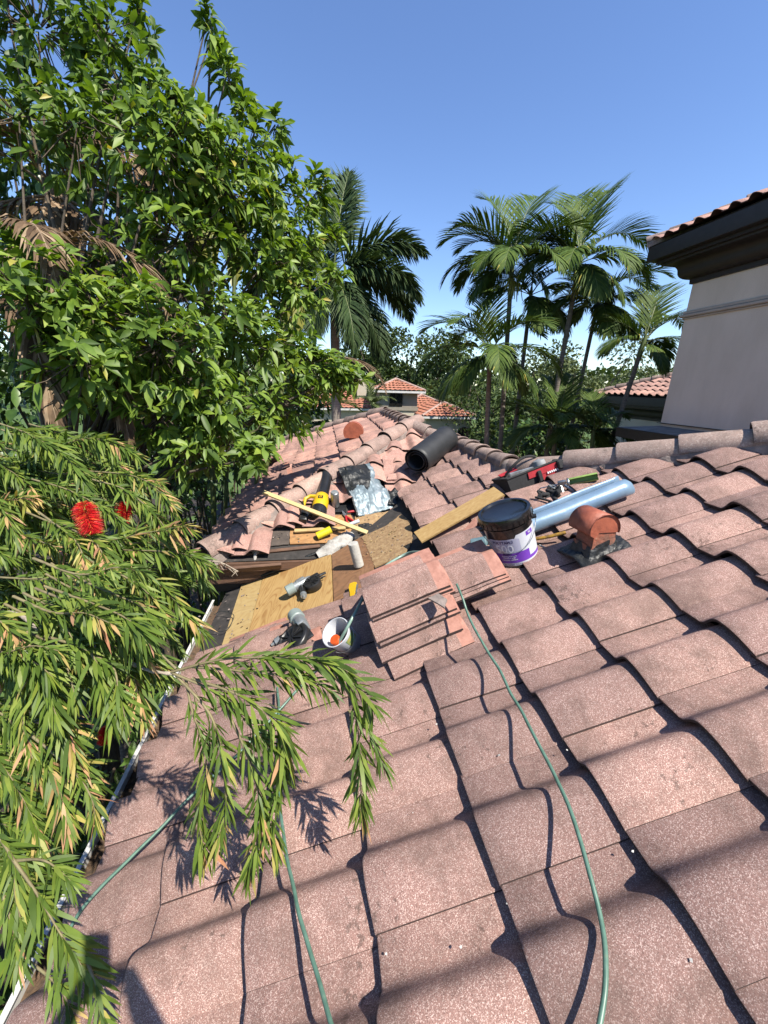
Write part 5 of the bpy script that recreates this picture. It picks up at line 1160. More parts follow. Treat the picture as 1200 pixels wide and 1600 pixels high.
# palm with dead brown fronds inside the left greenery
DM = [M['deadleaf'], M['drystalk']]
DLIB = {'hang': frond_mesh('dead_frond_hang', 2.1, -20, 62, 46, .50, 30, 0, .9, 18, .030, mats=DM), 'low': frond_mesh('dead_frond_low', 2.2, 30, 110, 46, .55, 34, 5, .8, 14, .032, mats=DM),
        'up': frond_mesh('half_green_frond', 2.0, 60, 70, 40, .55, 45, 20, .5, 10, .035, mats=[M['palmleaf'], M['stalk']])}
dc = at(95, 330, 4.3)
palm('dead_frond_palm', 'palm with dry brown hanging fronds inside the greenery on the left', dc, V((dc.x-.1, dc.y+.1, GZ)), .11,
     [(200,'hang',1,0),(250,'hang',1,0),(285,'hang',1.05,0),(310,'hang',1,0),(335,'hang',.95,0),(0,'hang',.9,0),(270,'low',.9,0),(320,'low',.95,0),(230,'low',.9,0),(20,'low',.8,0),(60,'up',1,0),(150,'up',1,0),(100,'up',1.1,0)], DLIB, (M['palmtrunk'], M['drystalk']), .3)
dd_ = at(30, 440, 3.3)
palm('dead_frond_palm', 'smaller palm at the left edge whose bleached dead fronds hang over the bottlebrush', dd_, V((dd_.x-.1, dd_.y+.2, GZ)), .08,
     [(300,'hang',.85,0),(325,'hang',.9,0),(340,'low',.75,0),(275,'hang',.8,0),(250,'hang',.7,0),(310,'low',.7,0)], DLIB, (M['palmtrunk'], M['drystalk']), .25)
yy = at(470, 650, 13.0)
palm('young_palm', 'young palm with a yellowing frond behind the far wing, under the royal palm', yy-V((0,0,.5)), V((yy.x, yy.y, GZ)), .06,
     fr([(330,'low',1.1,0),(350,'low',1.2,0),(20,'mid',1.1,0),(100,'up',1,0),(180,'mid',1,0),(270,'mid',.8,0)]), ALIB, (M['palmtrunk'], M['shaft']), .3)
b = bpy.data.objects.new('yellow_frond', DLIB['low']); COL.objects.link(b); b.location = at(462, 590, 5.0); b.rotation_euler = (0, R_(-8), R_(-20)); b.scale = (.62,)*3; tag(b, 'dry yellow brown palm frond caught in the leaves above the far wing', 'palm frond')
# pale big-leaved plant inside the greenery
ban = empty('banana_plant', 'banana like plant with big pale ragged leaves between tree and royal palm', 'plant', Matrix.Translation(V((-1.75, 5.4, GZ)))); bo = V((-1.75, 5.4, GZ))
for (px0, px1, ln, wd) in (((330,480,4.9),(335,200,4.9),.9,.26),((365,470,5.2),(375,330,5.2),.8,.24),((440,520,5.6),(462,430,5.6),.7,.22),((325,500,4.9),(300,330,4.8),.8,.22),((455,540,5.8),(470,480,5.8),.5,.2)):
    p0, p1 = at(*px0), at(*px1); d = (p1-p0).normalized(); b = MB(); b.tube(crom([V((0,0,0)), p0-bo, p0.lerp(p1, .4)-bo], 6), [.035-.0018*i for i in range(13)], 7); b.build('stem', M['stalk'], ban, 60)
    b = MB(); s_ = d.cross(C_W).normalized()
    def lf(u, v, p0=p0, p1=p1, s_=s_, wd=wd):
        q = p0.lerp(p1, .15+1.0*u); w_ = wd*.55*math.sin(math.pi*min(1, u*.93+.05))**.7; tear = .18*noise.noise(V((u*16, (v > .5)*3.0, 1))) if abs(v-.5) > .3 else 0
        return tuple(q+s_*(v-.5)*w_*2*(1+tear)+C_W*(-.10*abs(v-.5)*2*wd*4*.3)+V((0,0,-.35*u*u*wd))-bo)
    b.grid(lf, 26, 6); b.rnd = .6; o = b.build('leaf', M['bananaleaf'], ban, 180)

# ------------------------------------------------------------------ bottlebrush in the foreground
BBO = V((-1.9, 0.7, GZ)); bb_root = empty('bottlebrush', 'bottlebrush shrub with narrow leaves and red flowers reaching over the roof from the left', 'shrub', Matrix.Translation(BBO))
SHOOTS = []   # (points, leaf start fraction, brownness)
def sh(*pts, s=.15, br=.1): SHOOTS.append(([at(*p) for p in pts], s, br))
sh((-60,800,2.1),(38,724,1.9),(120,688,1.85),(170,690,1.8),(215,712,1.75), s=.2)
sh((-40,690,2.1),(60,735,1.9),(170,742,1.8),(250,752,1.75), s=.2, br=.25); sh((120,735,1.8),(200,742,1.75),(240,760,1.7),(272,795,1.65), s=.1, br=.35)
sh((-50,780,1.9),(40,795,1.8),(85,783,1.75), br=.4); sh((40,800,1.7),(150,842,1.6),(230,832,1.58),(292,822,1.52), s=.1, br=.4)
sh((20,850,1.7),(160,858,1.6),(280,864,1.55),(328,885,1.5), s=.1); sh((180,850,1.6),(250,850,1.6),(300,880,1.6),(325,915,1.6), s=.1, br=.05)
sh((60,800,1.55),(115,842,1.45),(132,880,1.40),(128,905,1.38), s=.2, br=.9); sh((100,820,1.5),(150,850,1.45),(165,880,1.42), s=.2, br=.8)
sh((-40,900,1.45),(60,905,1.4),(140,905,1.36),(180,930,1.34), s=.2); sh((140,870,1.6),(235,902,1.5),(290,960,1.45),(318,990,1.42), s=.3, br=.2)
sh((120,900,1.4),(170,950,1.3),(200,1010,1.25),(214,1075,1.2),(226,1120,1.18), s=.3, br=.5); sh((80,880,1.5),(140,930,1.45),(160,980,1.4),(165,1020,1.4), s=.3, br=.4)
sh((-40,960,1.35),(15,1005,1.28),(55,1065,1.22),(100,1130,1.18),(118,1175,1.15), s=.2, br=.55); sh((10,1000,1.3),(30,1080,1.25),(40,1150,1.2),(62,1215,1.18), s=.15, br=.5)
sh((-40,1080,1.3),(40,1150,1.22),(90,1225,1.18),(108,1300,1.15), s=.15, br=.5); sh((50,1150,1.2),(110,1200,1.18),(142,1245,1.16),(150,1290,1.16), s=.1, br=.3)
sh((-40,1150,1.3),(20,1220,1.25),(55,1290,1.22),(60,1340,1.2), s=.1, br=.2); sh((30,1120,1.25),(85,1170,1.22),(128,1190,1.2),(150,1230,1.2), s=.1, br=.35)
sh((-30,1270,1.2),(18,1340,1.12),(24,1400,1.1),(42,1475,1.08), s=.25, br=.05); sh((15,1335,1.12),(60,1400,1.08),(92,1455,1.06),(135,1520,1.04), s=.2, br=.05); sh((20,1345,1.12),(70,1345,1.1),(112,1378,1.08), s=.2, br=.0)
sh((5,1400,1.1),(20,1450,1.08),(30,1510,1.06), s=.1, br=.1); sh((135,1500,1.05),(150,1540,1.03),(160,1600,1.0), s=.1, br=.2); sh((30,1490,1.2),(90,1540,1.15),(120,1600,1.12), s=.3, br=.3)
sh((268,1050,1.16),(350,1030,1.13),(440,1028,1.12),(510,1034,1.12),(545,1050,1.12), s=.12, br=.05); sh((300,1042,1.15),(390,1050,1.13),(470,1060,1.12),(520,1080,1.12), s=.15, br=.05)
sh((270,1052,1.16),(340,1085,1.13),(400,1145,1.12),(432,1180,1.13), s=.12, br=.1); sh((275,1055,1.16),(330,1120,1.12),(348,1200,1.12),(352,1270,1.12),(335,1330,1.12), s=.12, br=.2)
sh((300,1060,1.15),(380,1090,1.12),(440,1140,1.12),(445,1200,1.14), s=.2, br=.15); sh((500,1036,1.12),(545,1085,1.13),(560,1150,1.14),(565,1275,1.15), s=.25, br=.1)
sh((520,1050,1.12),(565,1080,1.12),(585,1105,1.13), s=.2, br=.05); sh((545,1110,1.13),(580,1150,1.14),(600,1200,1.15), s=.1, br=.05); sh((345,1090,1.13),(390,1190,1.13),(408,1280,1.14),(385,1370,1.15), s=.2, br=.35)
sh((420,1150,1.13),(440,1210,1.15),(425,1270,1.16),(430,1330,1.16), s=.2, br=.2); sh((290,1060,1.16),(300,1110,1.14),(318,1165,1.13),(325,1230,1.13), s=.15, br=.1); sh((275,1045,1.16),(250,1020,1.17),(225,990,1.18), s=.4, br=.4)
sh((330,1190,1.13),(310,1270,1.14),(320,1330,1.15), s=.2, br=.25)
for _ in range(190):
    x, y = rng.uniform(-90, 300), rng.uniform(690, 1400)
    if x > 330-.62*max(0, y-950): continue
    d0 = rng.uniform(1.65, 2.4); a = rng.uniform(-.5, 1.1); l_ = rng.uniform(110, 190)
    lim = 325 if y < 900 else (325-(y-900)*.55 if y < 1150 else 165-(y-1150)*.25)
    if x+l_*.6*math.cos(a)+12 > lim: continue
    if 985 < y < 1270 and x+l_*.6*math.cos(a) > 110: continue
    sh((x-l_*.5, y-30, d0), (x-l_*.15, y-12, d0-.03), (x+l_*.3*math.cos(a), y+l_*.3*math.sin(a), d0-.06), (x+l_*.6*math.cos(a), y+l_*.6*math.sin(a)+20, d0-.08), s=.05, br=rng.choice((0,.05,.15,.3,.55)))
for _ in range(26):
    x, y = rng.uniform(-40, 190), rng.uniform(890, 1040); d0 = rng.uniform(1.12, 1.4); a = rng.uniform(-.2, 1.3); l_ = rng.uniform(70, 120)
    sh((x-l_*.6, y-25, d0+.03), (x, y, d0), (x+l_*.5*math.cos(a), y+l_*.5*math.sin(a), d0-.03), (x+l_*.9*math.cos(a), y+l_*.9*math.sin(a)+15, d0-.05), s=.1, br=rng.choice((.0,.1,.35)))
P = []; D = []; U = []; LL = []; rn = []
stems = MB(); pale = MB()
for (pts, s0, br) in SHOOTS:
    cv = crom(pts, 10); ln = [0.0]
    for i in range(1, len(cv)): ln.append(ln[-1]+(cv[i]-cv[i-1]).length)
    tot = ln[-1]; k = len(cv)
    stems.tube([c-BBO for c in cv], [.0045*(1-.72*i/(k-1)) for i in range(k)], 5, caps=False)
    over = pts[-1].x > -.72; lsc = rng.uniform(.8, 1.2); gf = rng.uniform(9, 22); gp = rng.uniform(0, 6)
    nl = int(tot*(1-s0)/(.0034 if over else .0023)); ph = rng.uniform(0, 6)
    for q in range(nl):
        f = (q+rng.random())/nl; f = s0+(1-s0)*(f**.75 if over else f); sL = f*tot; i = 1
        while i < k-1 and ln[i] < sL: i += 1
        t = (sL-ln[i-1])/max(1e-6, ln[i]-ln[i-1]); p = cv[i-1].lerp(cv[i], t); tg = (cv[i]-cv[i-1]).normalized()
        a = tg.orthogonal().normalized(); bq = tg.cross(a); an = ph+q*2.399; sp = rng.uniform(.45, .95)*(1-.45*max(0, f-.8)/.2)
        if math.sin(f*gf+gp) < -.35 and f < .8 and rng.random() < (.65 if over else .35): continue
        d = tg*math.cos(sp)+(a*math.cos(an)+bq*math.sin(an))*math.sin(sp)+V((rng.gauss(0,.13), rng.gauss(0,.13), rng.gauss(0,.13))); d.z -= .18
        P.append(tuple(p)); D.append(tuple(d)); U.append((rng.gauss(.3,.5), rng.gauss(-.4,.5), rng.gauss(.8,.5))); LL.append(lsc*rng.uniform(.050,.100)*(1 if f < .92 else .75))
        w = rng.uniform(0, .68)
        if rng.random() < br*(max(0, f-.35)/.65)**1.2*1.1: w = rng.uniform(.74, 1.0)
        rn.append(w)
P = np.array(P); LL = np.array(LL)
fol = leaves('foliage', P, np.array(D), np.array(U), LL, LL*NP.uniform(.095,.135,len(LL)), np.array(rn), M['brushleaf'], bb_root, .22, 'lin', org=tuple(BBO))
stems.build('shoots', M['shoot'], fol, 180)
hub = at(-160, 1010, 1.75)
limb = crom([hub, at(0,958,1.5), at(65,985,1.36), at(160,1015,1.25), at(225,1045,1.18), at(275,1054,1.16)], 8); kk = len(limb)
b = MB(); b.tube([p-BBO for p in limb], [.0075-.003*i/(kk-1)+.0012*math.sin(i*1.7) for i in range(kk)], 9); b.build('branch', M['twiglight'], bb_root, 60)
for tgt in ((-60,800,2.1),(-40,690,2.1),(-50,790,1.9),(-40,900,1.45),(-40,960,1.35),(-40,1080,1.3),(-40,1150,1.3),(-30,1270,1.2)):
    b = MB(); e = at(*tgt); b.tube(crom([hub-BBO, (hub.lerp(e,.5)+V((0,0,.04)))-BBO, e-BBO], 5), [.011-.0006*i for i in range(11)], 7); b.build('branch', M['twiglight'], bb_root, 60)
b = MB(); b.tube(crom([V((0,0,0)), V((.1,.1,1.6)), (hub-BBO)*.7+V((-.1,0,.3)), hub-BBO], 6), [.06-.0024*i for i in range(19)], 9); b.build('trunk', M['bark'], bb_root, 60)
def brush(c, ax, L, r_):
    c = V(c); ax = V(ax).normalized(); n = 1500; a = ax.orthogonal().normalized(); bq = ax.cross(a); p_ = []; d_ = []; u_ = []; l_ = []; r2 = []
    for i in range(n):
        t = rng.uniform(-.5,.5); an = rng.uniform(0, 6.283); e = math.sqrt(max(.15, 1-(2*t)**4))
        d = (a*math.cos(an)+bq*math.sin(an)+ax*(t*.9+.25)).normalized(); p_.append(tuple(c+ax*t*L-BBO)); d_.append(tuple(d)); u_.append((rng.gauss(0,1), rng.gauss(0,1), rng.gauss(0,1))); l_.append(r_*e*rng.uniform(.8,1.1)); r2.append(rng.uniform(0,.85) if rng.random() < .93 else 1)
    l_ = np.array(l_); leaves('flower', np.array(p_), np.array(d_), np.array(u_), l_, np.full(n, .0016), np.array(r2), M['petal'], bb_root, .1, 'card')
brush(at(137,808,1.45), C_R*.3-C_U*.9, .115, .046); brush(at(192,802,1.72), C_R*.2+C_U*.9, .09, .038); brush(at(163,1150,1.5), C_R*.1+C_U*.9, .06, .026)
# bare dry twig over the fascia
b = MB(); q0 = onS(322, 876, .03); q1 = onS(372, 893, .02); b.tube(crom([q0, q0.lerp(q1,.5)+V((0,0,.03)), q1], 5), .006, 6)
for k in range(12):
    p = q0.lerp(q1, k/12+.04); b.tube([p, p+V((rng.uniform(-.06,.08), rng.uniform(-.08,.05), rng.uniform(-.05,.09)))], [.004,.0015], 4)
tag(b.build('dry_twig', M['twiglight'], smooth=60), 'bleached bare twig hanging over the open wing corner', 'twig')

# ------------------------------------------------------------------ far trees, house and street
def far_tree(name, label, base, h, cr, n, ls, mat, trunk_r, group, squash=.8, lob=9, bare=.45, trunk_mat=None):
    B = V(base); root = empty(name, label, 'tree', Matrix.Translation(B), group)
    b = MB(); b.tube(crom([V((0,0,0)), V((rng.uniform(-.2,.2), 0, h*.4)), V((rng.uniform(-.3,.3), rng.uniform(-.2,.2), h*.85))], 5), [trunk_r*(1-.07*i) for i in range(11)], 8)
    b.build('trunk', trunk_mat or M['bark'], root, 60)
    P = []; D = []; br = MB()
    for k in range(lob):
        a = rng.uniform(0, 6.283); rr = cr*rng.uniform(.15,.85); c = V((math.cos(a)*rr, math.sin(a)*rr, h*(bare+(1-bare)*rng.uniform(.12,.95)))); r_ = cr*rng.uniform(.28,.5)
        br.tube([V((0,0,h*bare*.9)), c*.6+V((0,0,h*bare*.35)), c], [trunk_r*.4, trunk_r*.25, trunk_r*.1], 5)
        m_ = n//lob; d = rdir(m_, .2); P.append(np.array(c)+d*(r_*NP.uniform(.3,1.05,m_)[:,None])*np.array([1,1,squash])); D.append(unit(d+NP.normal(0,.6,(m_,3))))
    br.build('branch', trunk_mat or M['bark'], root, 60)
    P = np.concatenate(P); D = np.concatenate(D); n_ = len(P); LL = NP.uniform(.6,1.3,n_)*ls
    leaves('crown', P, D, rdir(n_, .6), LL, LL*.55, NP.uniform(0,1,n_)**1.2, mat, root, .15, 'card'); return root
tg_ = 'pines and broad trees beyond the neighbouring house'
def px_tree(name, label, px, top, Y, cr, n, ls, mat, tr, g, **kw):
    q = onY(px, 640, Y); t = onY(px, top, Y); far_tree(name, label, (t.x, Y, GZ), t.z-GZ, cr, n, ls, mat, tr, g, **kw)
px_tree('pine_tree', 'pine behind the royal palm fronds, dark open crown', 585, 512, 46, 3.6, 2600, .42, M['farleaf'], .25, tg_, bare=.5)
px_tree('pine_tree', 'broad crowned dark tree behind the neighbour roof peak', 640, 535, 44, 4.2, 3200, .40, M['farleaf'], .28, tg_, bare=.4)
px_tree('pine_tree', 'dark tree right of the neighbour roof peak, tallest of the far row', 690, 528, 42, 4.4, 3400, .40, M['farleaf'], .28, tg_, bare=.35)
px_tree('pine_tree', 'dark tree behind the low left palm crown', 735, 545, 36, 4.0, 3000, .36, M['farleaf'], .25, tg_, bare=.3)
px_tree('pine_tree', 'far tree glimpsed between royal palm trunk and pine', 545, 545, 50, 4.0, 2400, .42, M['farleaf'], .25, tg_, bare=.3)
px_tree('oak_tree', 'grey green oak with airy crown behind the leaning trunks', 905, 540, 21, 3.1, 6500, .20, M['oakleaf'], .22, None, bare=.25, lob=16)
px_tree('oak_tree', 'oak crown lower right of the airy oak, beside the low wing roof', 965, 578, 27, 2.6, 3600, .20, M['oakleaf'], .2, None, bare=.25, lob=12)
px_tree('dark_tree', 'dense dark tree behind the palm clump trunks', 790, 590, 24, 3.6, 4200, .26, M['farleaf'], .2, None, bare=.12, lob=14)
px_tree('dark_tree', 'dense dark tree right behind the dark trunked leaning palm', 850, 600, 19, 2.6, 3600, .22, M['farleaf'], .2, None, bare=.1, lob=12)
px_tree('dark_tree', 'tree top showing over the low wing roof ridge', 1030, 572, 34, 2.4, 1600, .25, M['oakleaf'], .2, None, bare=.5, lob=8)
n_ = 11000; xs = NP.uniform(-70, 130, n_); hh = 4.2+2.2*np.array([noise.noise(V((x*.09, 1, 0)))+.5*noise.noise(V((x*.35, 2, 0))) for x in xs])
P = np.stack([xs, NP.uniform(70, 80, n_), GZ+(hh-GZ)*NP.uniform(.02, 1, n_)**.7], -1); LL = NP.uniform(.7, 1.5, n_)
o = leaves('far_woods', P, rdir(n_), rdir(n_, .5), LL, LL*.7, NP.uniform(0, 1, n_), M['farleaf'], None, .1, 'card'); o['kind'] = 'stuff'
gsh = 'garden shrubs behind the ridge'
for k, (px, py, Y, r_) in enumerate(((600,720,17,.7),(760,716,13,.6),(770,690,15,1.1),(815,690,14.5,1.1),(850,700,12.2,.8),(900,655,17,1.0),(935,640,19,1.0),(790,712,16,.8),(775,640,20,1.3),(610,700,18,.7),(840,650,17,1.2))):
    c = onY(px, py, Y); shrub(('rounded','loose','leafy','tall','low','spreading','dense','pale','dark','small','broad')[k]+' garden shrub '+('by the neighbour porch','left of the palm clump trunks','behind the pale palm trunks','between the two palm trunk groups','at the foot of the leaning palms','beside the street under the oak','under the oak by the low wing','behind the parked car','deep behind the palm clump','right of the far wing ridge','behind the bushy low palm')[k], c, r_, int(95*r_*r_+60), M['farleaf'] if k % 3 else M['shrubleaf'], .22, .45, 6, .9, group=gsh)
# neighbour's house
NX, NYY = 6.5, 28.0
nh = empty('neighbour_house', 'cream house with bright orange tiled roofs and arched windows beyond the ridge', 'house', Matrix.Translation(V((NX, NYY, GZ)))); NO = V((NX, NYY, GZ))
def nb():
    b = MB(); b.M = Matrix.Translation(-NO); return b
def hip_roof(x0, x1, y0, y1, ze, pitch, over=.35):
    x0, x1, y0, y1 = x0-over, x1+over, y0-over, y1+over; h = min(x1-x0, y1-y0)/2; zt = ze+h*pitch
    if x1-x0 > y1-y0: r0, r1 = V((x0+h, (y0+y1)/2, zt)), V((x1-h, (y0+y1)/2, zt))
    else: r0, r1 = V(((x0+x1)/2, y0+h, zt)), V(((x0+x1)/2, y1-h, zt))
    c = [V((x0,y0,ze)), V((x1,y0,ze)), V((x1,y1,ze)), V((x0,y1,ze))]
    polys = ([c[0],c[1],r1,r0],[c[1],c[2],r1],[c[2],c[3],r0,r1],[c[3],c[0],r0]) if x1-x0 > y1-y0 else ([c[0],c[1],r0],[c[1],c[2],r1,r0],[c[2],c[3],r1],[c[3],c[0],r0,r1])
    b = nb()
    for pl in polys:
        e = (pl[1]-pl[0]); L = e.length; e.normalize(); n = e.cross(pl[-1]-pl[0]).normalized(); up = n.cross(e)
        A = pl[0]; q2 = [( (p-A).dot(e), (p-A).dot(up)) for p in pl]; hh = max(q[1] for q in q2)
        def span(v):
            xs = []
            for i in range(len(q2)):
                (xa, ya), (xb, yb) = q2[i], q2[(i+1)%len(q2)]
                if (ya-v)*(yb-v) <= 0 and ya != yb: xs.append(xa+(xb-xa)*(v-ya)/(yb-ya))
            return (min(xs), max(xs)) if len(xs) >= 2 else (0, 0)
        nr = max(3, int(hh/.34))
        for r_ in range(nr):
            v0, v1 = hh*r_/nr+1e-4, hh*(r_+1)/nr-1e-4; a0, a1 = span(v0); b0, b1 = span(v1)
            nc = max(2, int((a1-a0)/.08)); vs = []
            for i in range(nc+1):
                t = i/nc; w_ = abs(math.sin((a0+(a1-a0)*t)*math.pi/.32))*.06
                vs.append(A+e*(a0+(a1-a0)*t)+up*v0+n*(w_+.05)); vs.append(A+e*(b0+(b1-b0)*t)+up*v1+n*w_)
            b.rnd = rng.random(); b.add(vs, [(2*i, 2*i+2, 2*i+3, 2*i+1) for i in range(nc)])
    rf = b.build('roof', M['farroof'], nh, 60)
    b = nb()
    for p, q in ((c[0],r0),(c[1],r1 if x1-x0 > y1-y0 else r0),(r0,r1)):
        if (p-q).length > .05: b.tube([p+V((0,0,.05)), q+V((0,0,.05))], .09, 8)
    b.build('ridge_caps', M['wingcap'], rf, 60)
    b = nb(); b.box(((x0+x1)/2, (y0+y1)/2, ze-.07), (x1-x0+.04, y1-y0+.04, .13)); b.build('gutter', M['white'], rf, 0)
    return rf
def nwall(name, x0, x1, y0, y1, z1, mat=None):
    b = nb(); b.box(((x0+x1)/2, (y0+y1)/2, (z1+GZ)/2), (x1-x0, y1-y0, z1-GZ)); return b.build(name, mat or M['farwall'], nh, 0)
def arch(b, x, y, z0, w_, h, t=.08):
    out = [(-w_/2, 0), (w_/2, 0)]+[(w_/2*math.cos(a), h-w_/2+w_/2*math.sin(a)) for a in [R_(k) for k in range(0, 181, 18)]]
    mm = b.M; b.M = mm @ Matrix.Translation((x, y, z0)) @ Matrix(((1,0,0,0),(0,0,-1,0),(0,1,0,0),(0,0,0,1))); b.prism(out, 0, t); b.M = mm
tx0, tx1 = onY(593, 620, NYY).x, onY(652, 620, NYY).x
nwall('tower', tx0, tx1, NYY, NYY+2.6, -.45); hip_roof(tx0, tx1, NYY, NYY+2.6, -.36, .42, .45)
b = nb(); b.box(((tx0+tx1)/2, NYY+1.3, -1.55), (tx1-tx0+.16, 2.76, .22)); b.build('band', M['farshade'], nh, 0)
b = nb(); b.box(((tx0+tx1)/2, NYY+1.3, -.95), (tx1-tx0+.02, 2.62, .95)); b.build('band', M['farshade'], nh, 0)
for px in (613.5, 624): b = nb(); arch(b, onY(px, 620, NYY).x, NYY-.02, -1.38, .42, .9); b.build('window', M['glass'], nh, 0)
b = nb(); arch(b, onY(618, 640, NYY).x, NYY-.02, -2.9, 1.1, 1.15); b.build('window', M['glass'], nh, 0)
gx1 = onY(690, 640, NYY+1).x; nwall('house_wall', tx1-.2, gx1, NYY+1.2, NYY+7, -1.95); hip_roof(tx1-1.2, gx1+1.5, NYY+1.4, NYY+8, -1.85, .42)
wx0, wx1 = onY(663, 660, NYY-2).x, onY(741, 660, NYY-2).x
nwall('porch_wall', wx0+.15, wx1-.15, NYY-1.8, NYY+3.4, -1.98); hip_roof(wx0+.15, wx1-.15, NYY-1.8, NYY+3.4, -1.88, .42, .35)
b = nb(); arch(b, onY(723, 680, NYY-1.8).x, NYY-1.83, -3.75, .75, 1.2); b.build('window', M['glass'], nh, 0)
b = nb(); b.box((onY(734, 680, NYY-1.8).x, NYY-1.84, -3.1), (.45, .06, 1.0)); b.build('window', M['glass'], nh, 0)
nwall('house_wall', tx0-5.5, tx0+.1, NYY+1.5, NYY+7, -1.75); hip_roof(tx0-5.5, tx0+.8, NYY+1.5, NYY+7, -1.65, .40)
b = nb(); b.box((onY(565, 600, NYY+3).x, NYY+3, -.5), (.7, .7, 1.6)); b.box((onY(565, 600, NYY+3).x, NYY+3, .34), (.85, .85, .12)); b.build('chimney', M['farwall'], nh, 0)
# small pygmy palm in front of it
pc_ = onY(583, 628, 20)
PLIB = {k: frond_mesh('pygmy_frond', 1.35, e, d_, 34, .36, 55, 12, .5, 10, .03, mats=[M['oakleaf'], M['stalk']]) for k, e, d_ in (('up',75,50),('mid',45,80),('low',15,80))}
palm('pygmy_palm', 'small feathery round headed palm in front of the neighbour house', pc_-V((0,0,.2)), V((pc_.x, 20, GZ)), .09, [(a*36+rng.uniform(-8,8), ('up','mid','low')[a % 3], 1, 0) for a in range(10)]+[(a*40+15, 'mid', .95, 0) for a in range(9)], PLIB, (M['palmtrunk'], M['shaft']), .2)
# parked car in the street, glimpsed between the trunks
cc_ = onZ(812, 668, GZ+.7); cm = Matrix.Translation((cc_.x, cc_.y, GZ+.012)) @ Matrix.Rotation(R_(70), 4, 'Z'); car = empty('parked_car', 'silver car parked beyond the garden, glimpsed between palm trunks', 'car', cm)
b = MB(); side = [(-2.1,.35),(-2.15,.65),(-2.0,.88),(-1.35,.98),(-.75,1.40),(.55,1.44),(1.25,1.02),(2.0,.90),(2.15,.62),(2.1,.35)]
b.M = Matrix(((1,0,0,0),(0,0,-1,0),(0,1,0,0),(0,0,0,1))); b.prism(side, -.85, .85); b.build('body', M['carpaint'], car, 30)
b = MB(); b.M = Matrix(((1,0,0,0),(0,0,-1,0),(0,1,0,0),(0,0,0,1))); b.prism([(-1.2,1.0),(-.72,1.34),(.5,1.37),(1.08,1.02)], -.86, .86); b.build('window', M['glass'], car, 0)
for x in (-1.3, 1.3):
    for y in (-.8, .8): b = MB(); b.tube([(x, y-.1, .33), (x, y+.1, .33)], .33, 18); b.build('wheel', M['black'], car, 40)

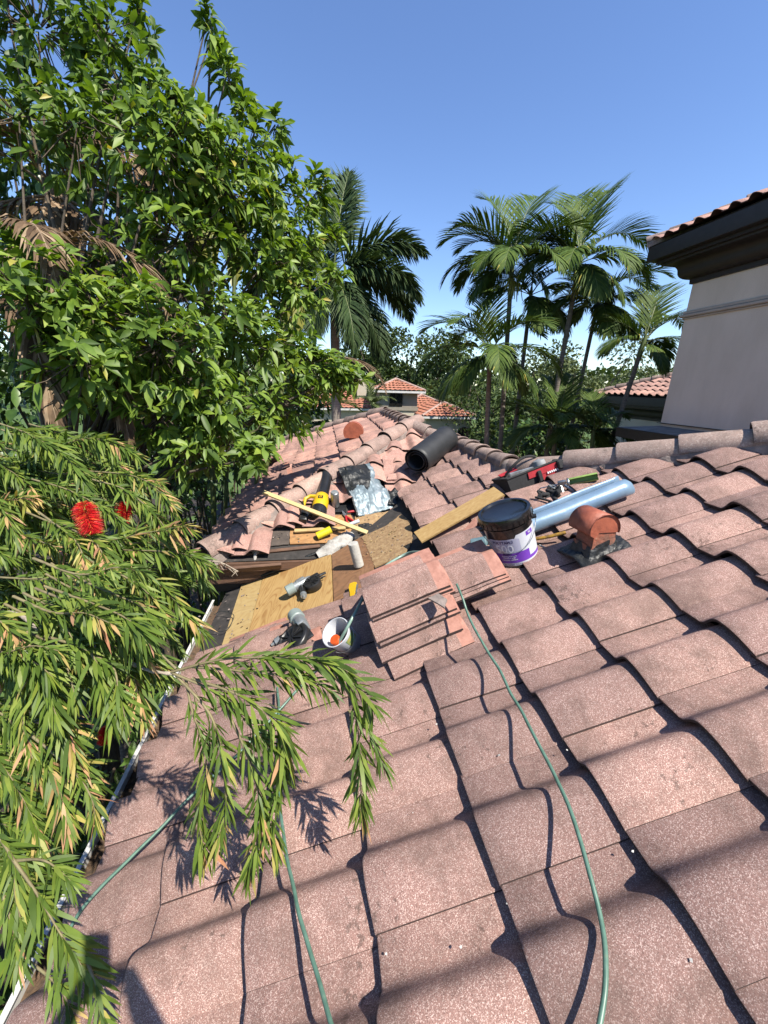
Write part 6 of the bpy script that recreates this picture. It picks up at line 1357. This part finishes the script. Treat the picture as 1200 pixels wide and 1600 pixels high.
# ------------------------------------------------------------------ the person who holds the phone (only the shadow shows)
def person():
    foot = V((.16, -.52, Z0+T*.16+.09)); root = empty('person', 'person in grey shirt and blue trousers on the roof holding up a phone', 'person', Matrix.Translation(foot))
    O = foot
    J = {'pelvis': (.10,-.50,-.55), 'waist': (.09,-.50,-.40), 'chest': (.07,-.47,-.22), 'neck': (.06,-.44,-.05), 'headb': (.055,-.41,.03), 'head': (.05,-.40,.12), 'headt': (.05,-.41,.20),
         'sl': (-.12,-.46,-.10), 'el': (-.17,-.26,-.28), 'wl': (-.07,-.09,-.12), 'sr': (.25,-.46,-.10), 'er': (.29,-.26,-.28), 'wr': (.12,-.09,-.12),
         'hl': (.00,-.50,-.60), 'kl': (-.02,-.46,-1.02), 'al': (-.03,-.52,-1.40), 'tl': (-.03,-.38,-1.46), 'hr': (.20,-.50,-.60), 'kr': (.24,-.46,-.99), 'ar': (.27,-.52,-1.34), 'tr': (.27,-.38,-1.385)}
    Ed = [('pelvis','waist'),('waist','chest'),('chest','neck'),('neck','headb'),('headb','head'),('head','headt'),('chest','sl'),('sl','el'),('el','wl'),('chest','sr'),('sr','er'),('er','wr'),('pelvis','hl'),('hl','kl'),('kl','al'),('al','tl'),('pelvis','hr'),('hr','kr'),('kr','ar'),('ar','tr')]
    Rr = dict(pelvis=(.15,.11), waist=(.135,.10), chest=(.155,.11), neck=(.055,.055), headb=(.065,.075), head=(.075,.095), headt=(.06,.07), sl=(.06,.06), el=(.042,.042), wl=(.03,.026), sr=(.06,.06), er=(.042,.042), wr=(.03,.026), hl=(.085,.085), kl=(.058,.058), al=(.042,.042), tl=(.04,.035), hr=(.085,.085), kr=(.058,.058), ar=(.042,.042), tr=(.04,.035))
    names = list(J); ix = {n: i for i, n in enumerate(names)}
    verts = [V(J[n])-O for n in names]; edges = [(ix[a], ix[c]) for a, c in Ed]; rad = [Rr[n] for n in names]
    def fing(w, side):
        wv = V(J[w])-O; palm_ = wv+V((.012*-side, .035, .035))
        verts.append(palm_); rad.append((.030,.018)); pi = len(verts)-1; edges.append((ix[w], pi))
        for k in range(4):
            o = V((side*-.012, .012-.010*k*0, .012+.016*k-.01)); p = pi
            for s_, l_ in enumerate((.034,.024,.018)):
                q = verts[p]+V((-side*l_*(.9 if s_ < 2 else .6), .008*(1-s_), (.016*(k-1.5) if s_ == 0 else 0)+.012*(1-s_))); verts.append(q); rad.append((.0085,.0085)); edges.append((p, len(verts)-1)); p = len(verts)-1
        p = pi
        for s_ in range(2): q = verts[p]+V((-side*.022, -.006, -.020+.022*s_)); verts.append(q); rad.append((.010,.010)); edges.append((p, len(verts)-1)); p = len(verts)-1
    fing('wl', -1); fing('wr', 1)
    me = bpy.data.meshes.new('body'); me.from_pydata([tuple(v) for v in verts], edges, []); me.materials.append(M['skin']); me.materials.append(M['shirt']); me.materials.append(M['jeans'])
    o = bpy.data.objects.new('body', me); COL.objects.link(o)
    md = o.modifiers.new('skin', 'SKIN'); md.use_smooth_shade = True
    for i, r_ in enumerate(rad): me.skin_vertices[0].data[i].radius = r_
    me.skin_vertices[0].data[0].use_root = True
    o.modifiers.new('sub', 'SUBSURF').levels = 2; o.modifiers['sub'].render_levels = 2
    dg = bpy.context.evaluated_depsgraph_get(); m2 = bpy.data.meshes.new_from_object(o.evaluated_get(dg)); bpy.data.objects.remove(o)
    m2.materials.clear(); [m2.materials.append(M[k]) for k in ('skin', 'shirt', 'jeans')]
    for p in m2.polygons:
        c = p.center+O; z = c.z
        p.material_index = 2 if z < -.52 and c.y < -.30 else (1 if z < -.07 and (c.y < -.30) else 0); p.use_smooth = True
    body = bpy.data.objects.new('body', m2); COL.objects.link(body); body.parent = root
    hd = V(J['head'])-O
    b = MB(); b.lathe([(0,.115),(.05,.105),(.085,.06),(.095,.01),(.09,-.03)], 18); b.v = [tuple(V((p[0]*.92, p[1]*1.1, p[2]))+hd+V((0,-.012,.015))) for p in b.v]; b.build('hair', M['hair'], root, 60)
    b = MB()
    for s_ in (-1, 1): b.lathe([(0,.011),(.008,.007),(.011,0),(.008,-.007),(0,-.011)], 8); b.v[-40:] = [tuple(V(p)+hd+V((s_*.032,.088,.0))) for p in b.v[-40:]]
    b.build('eyes', M['glass'], root, 60)
    b = MB(); b.tube([hd+V((0,.085,.01)), hd+V((0,.112,-.025)), hd+V((0,.095,-.035))], [.008,.014,.010], 8); b.build('nose', M['skin'], root, 60)
    b = MB(); b.box(hd+V((0,.085,-.062)), (.045,.02,.010), bev=.004); b.build('mouth', M['ventred'], root, 30)
    for s_ in (-1, 1): b = MB(); b.lathe([(0,.008),(.022,.006),(.026,0),(.02,-.006),(0,-.006)], 10, axis='x'); b.v = [tuple(V((p[0], p[1]*.7, p[2]*1.15))+hd+V((s_*.083,-.01,-.005))) for p in b.v]; b.build('ear', M['skin'], root, 60)
    for k in ('tl', 'tr'):
        q = V(J[k])-O; b = MB(); b.box(q+V((0,-.06,-.005)), (.10,.28,.075), bev=.03); b.build('shoe', M['black'], root, 40)
    ph = bpy.data.objects.new('phone', None); COL.objects.link(ph); ph.matrix_world = Matrix.Translation(C_W*-.012) @ frame(V((0,0,0)), C_R, C_W); tag(ph, 'dark phone held up in both hands at the camera position', 'phone')
    b = MB(); b.box((.0, .03, 0), (.078, .155, .008), bev=.003); b.build('body', M['black'], ph, 30)
    b = MB(); b.box((.0, .03, -.0045), (.072, .149, .001)); b.build('screen', M['glass'], ph, 0)
person()
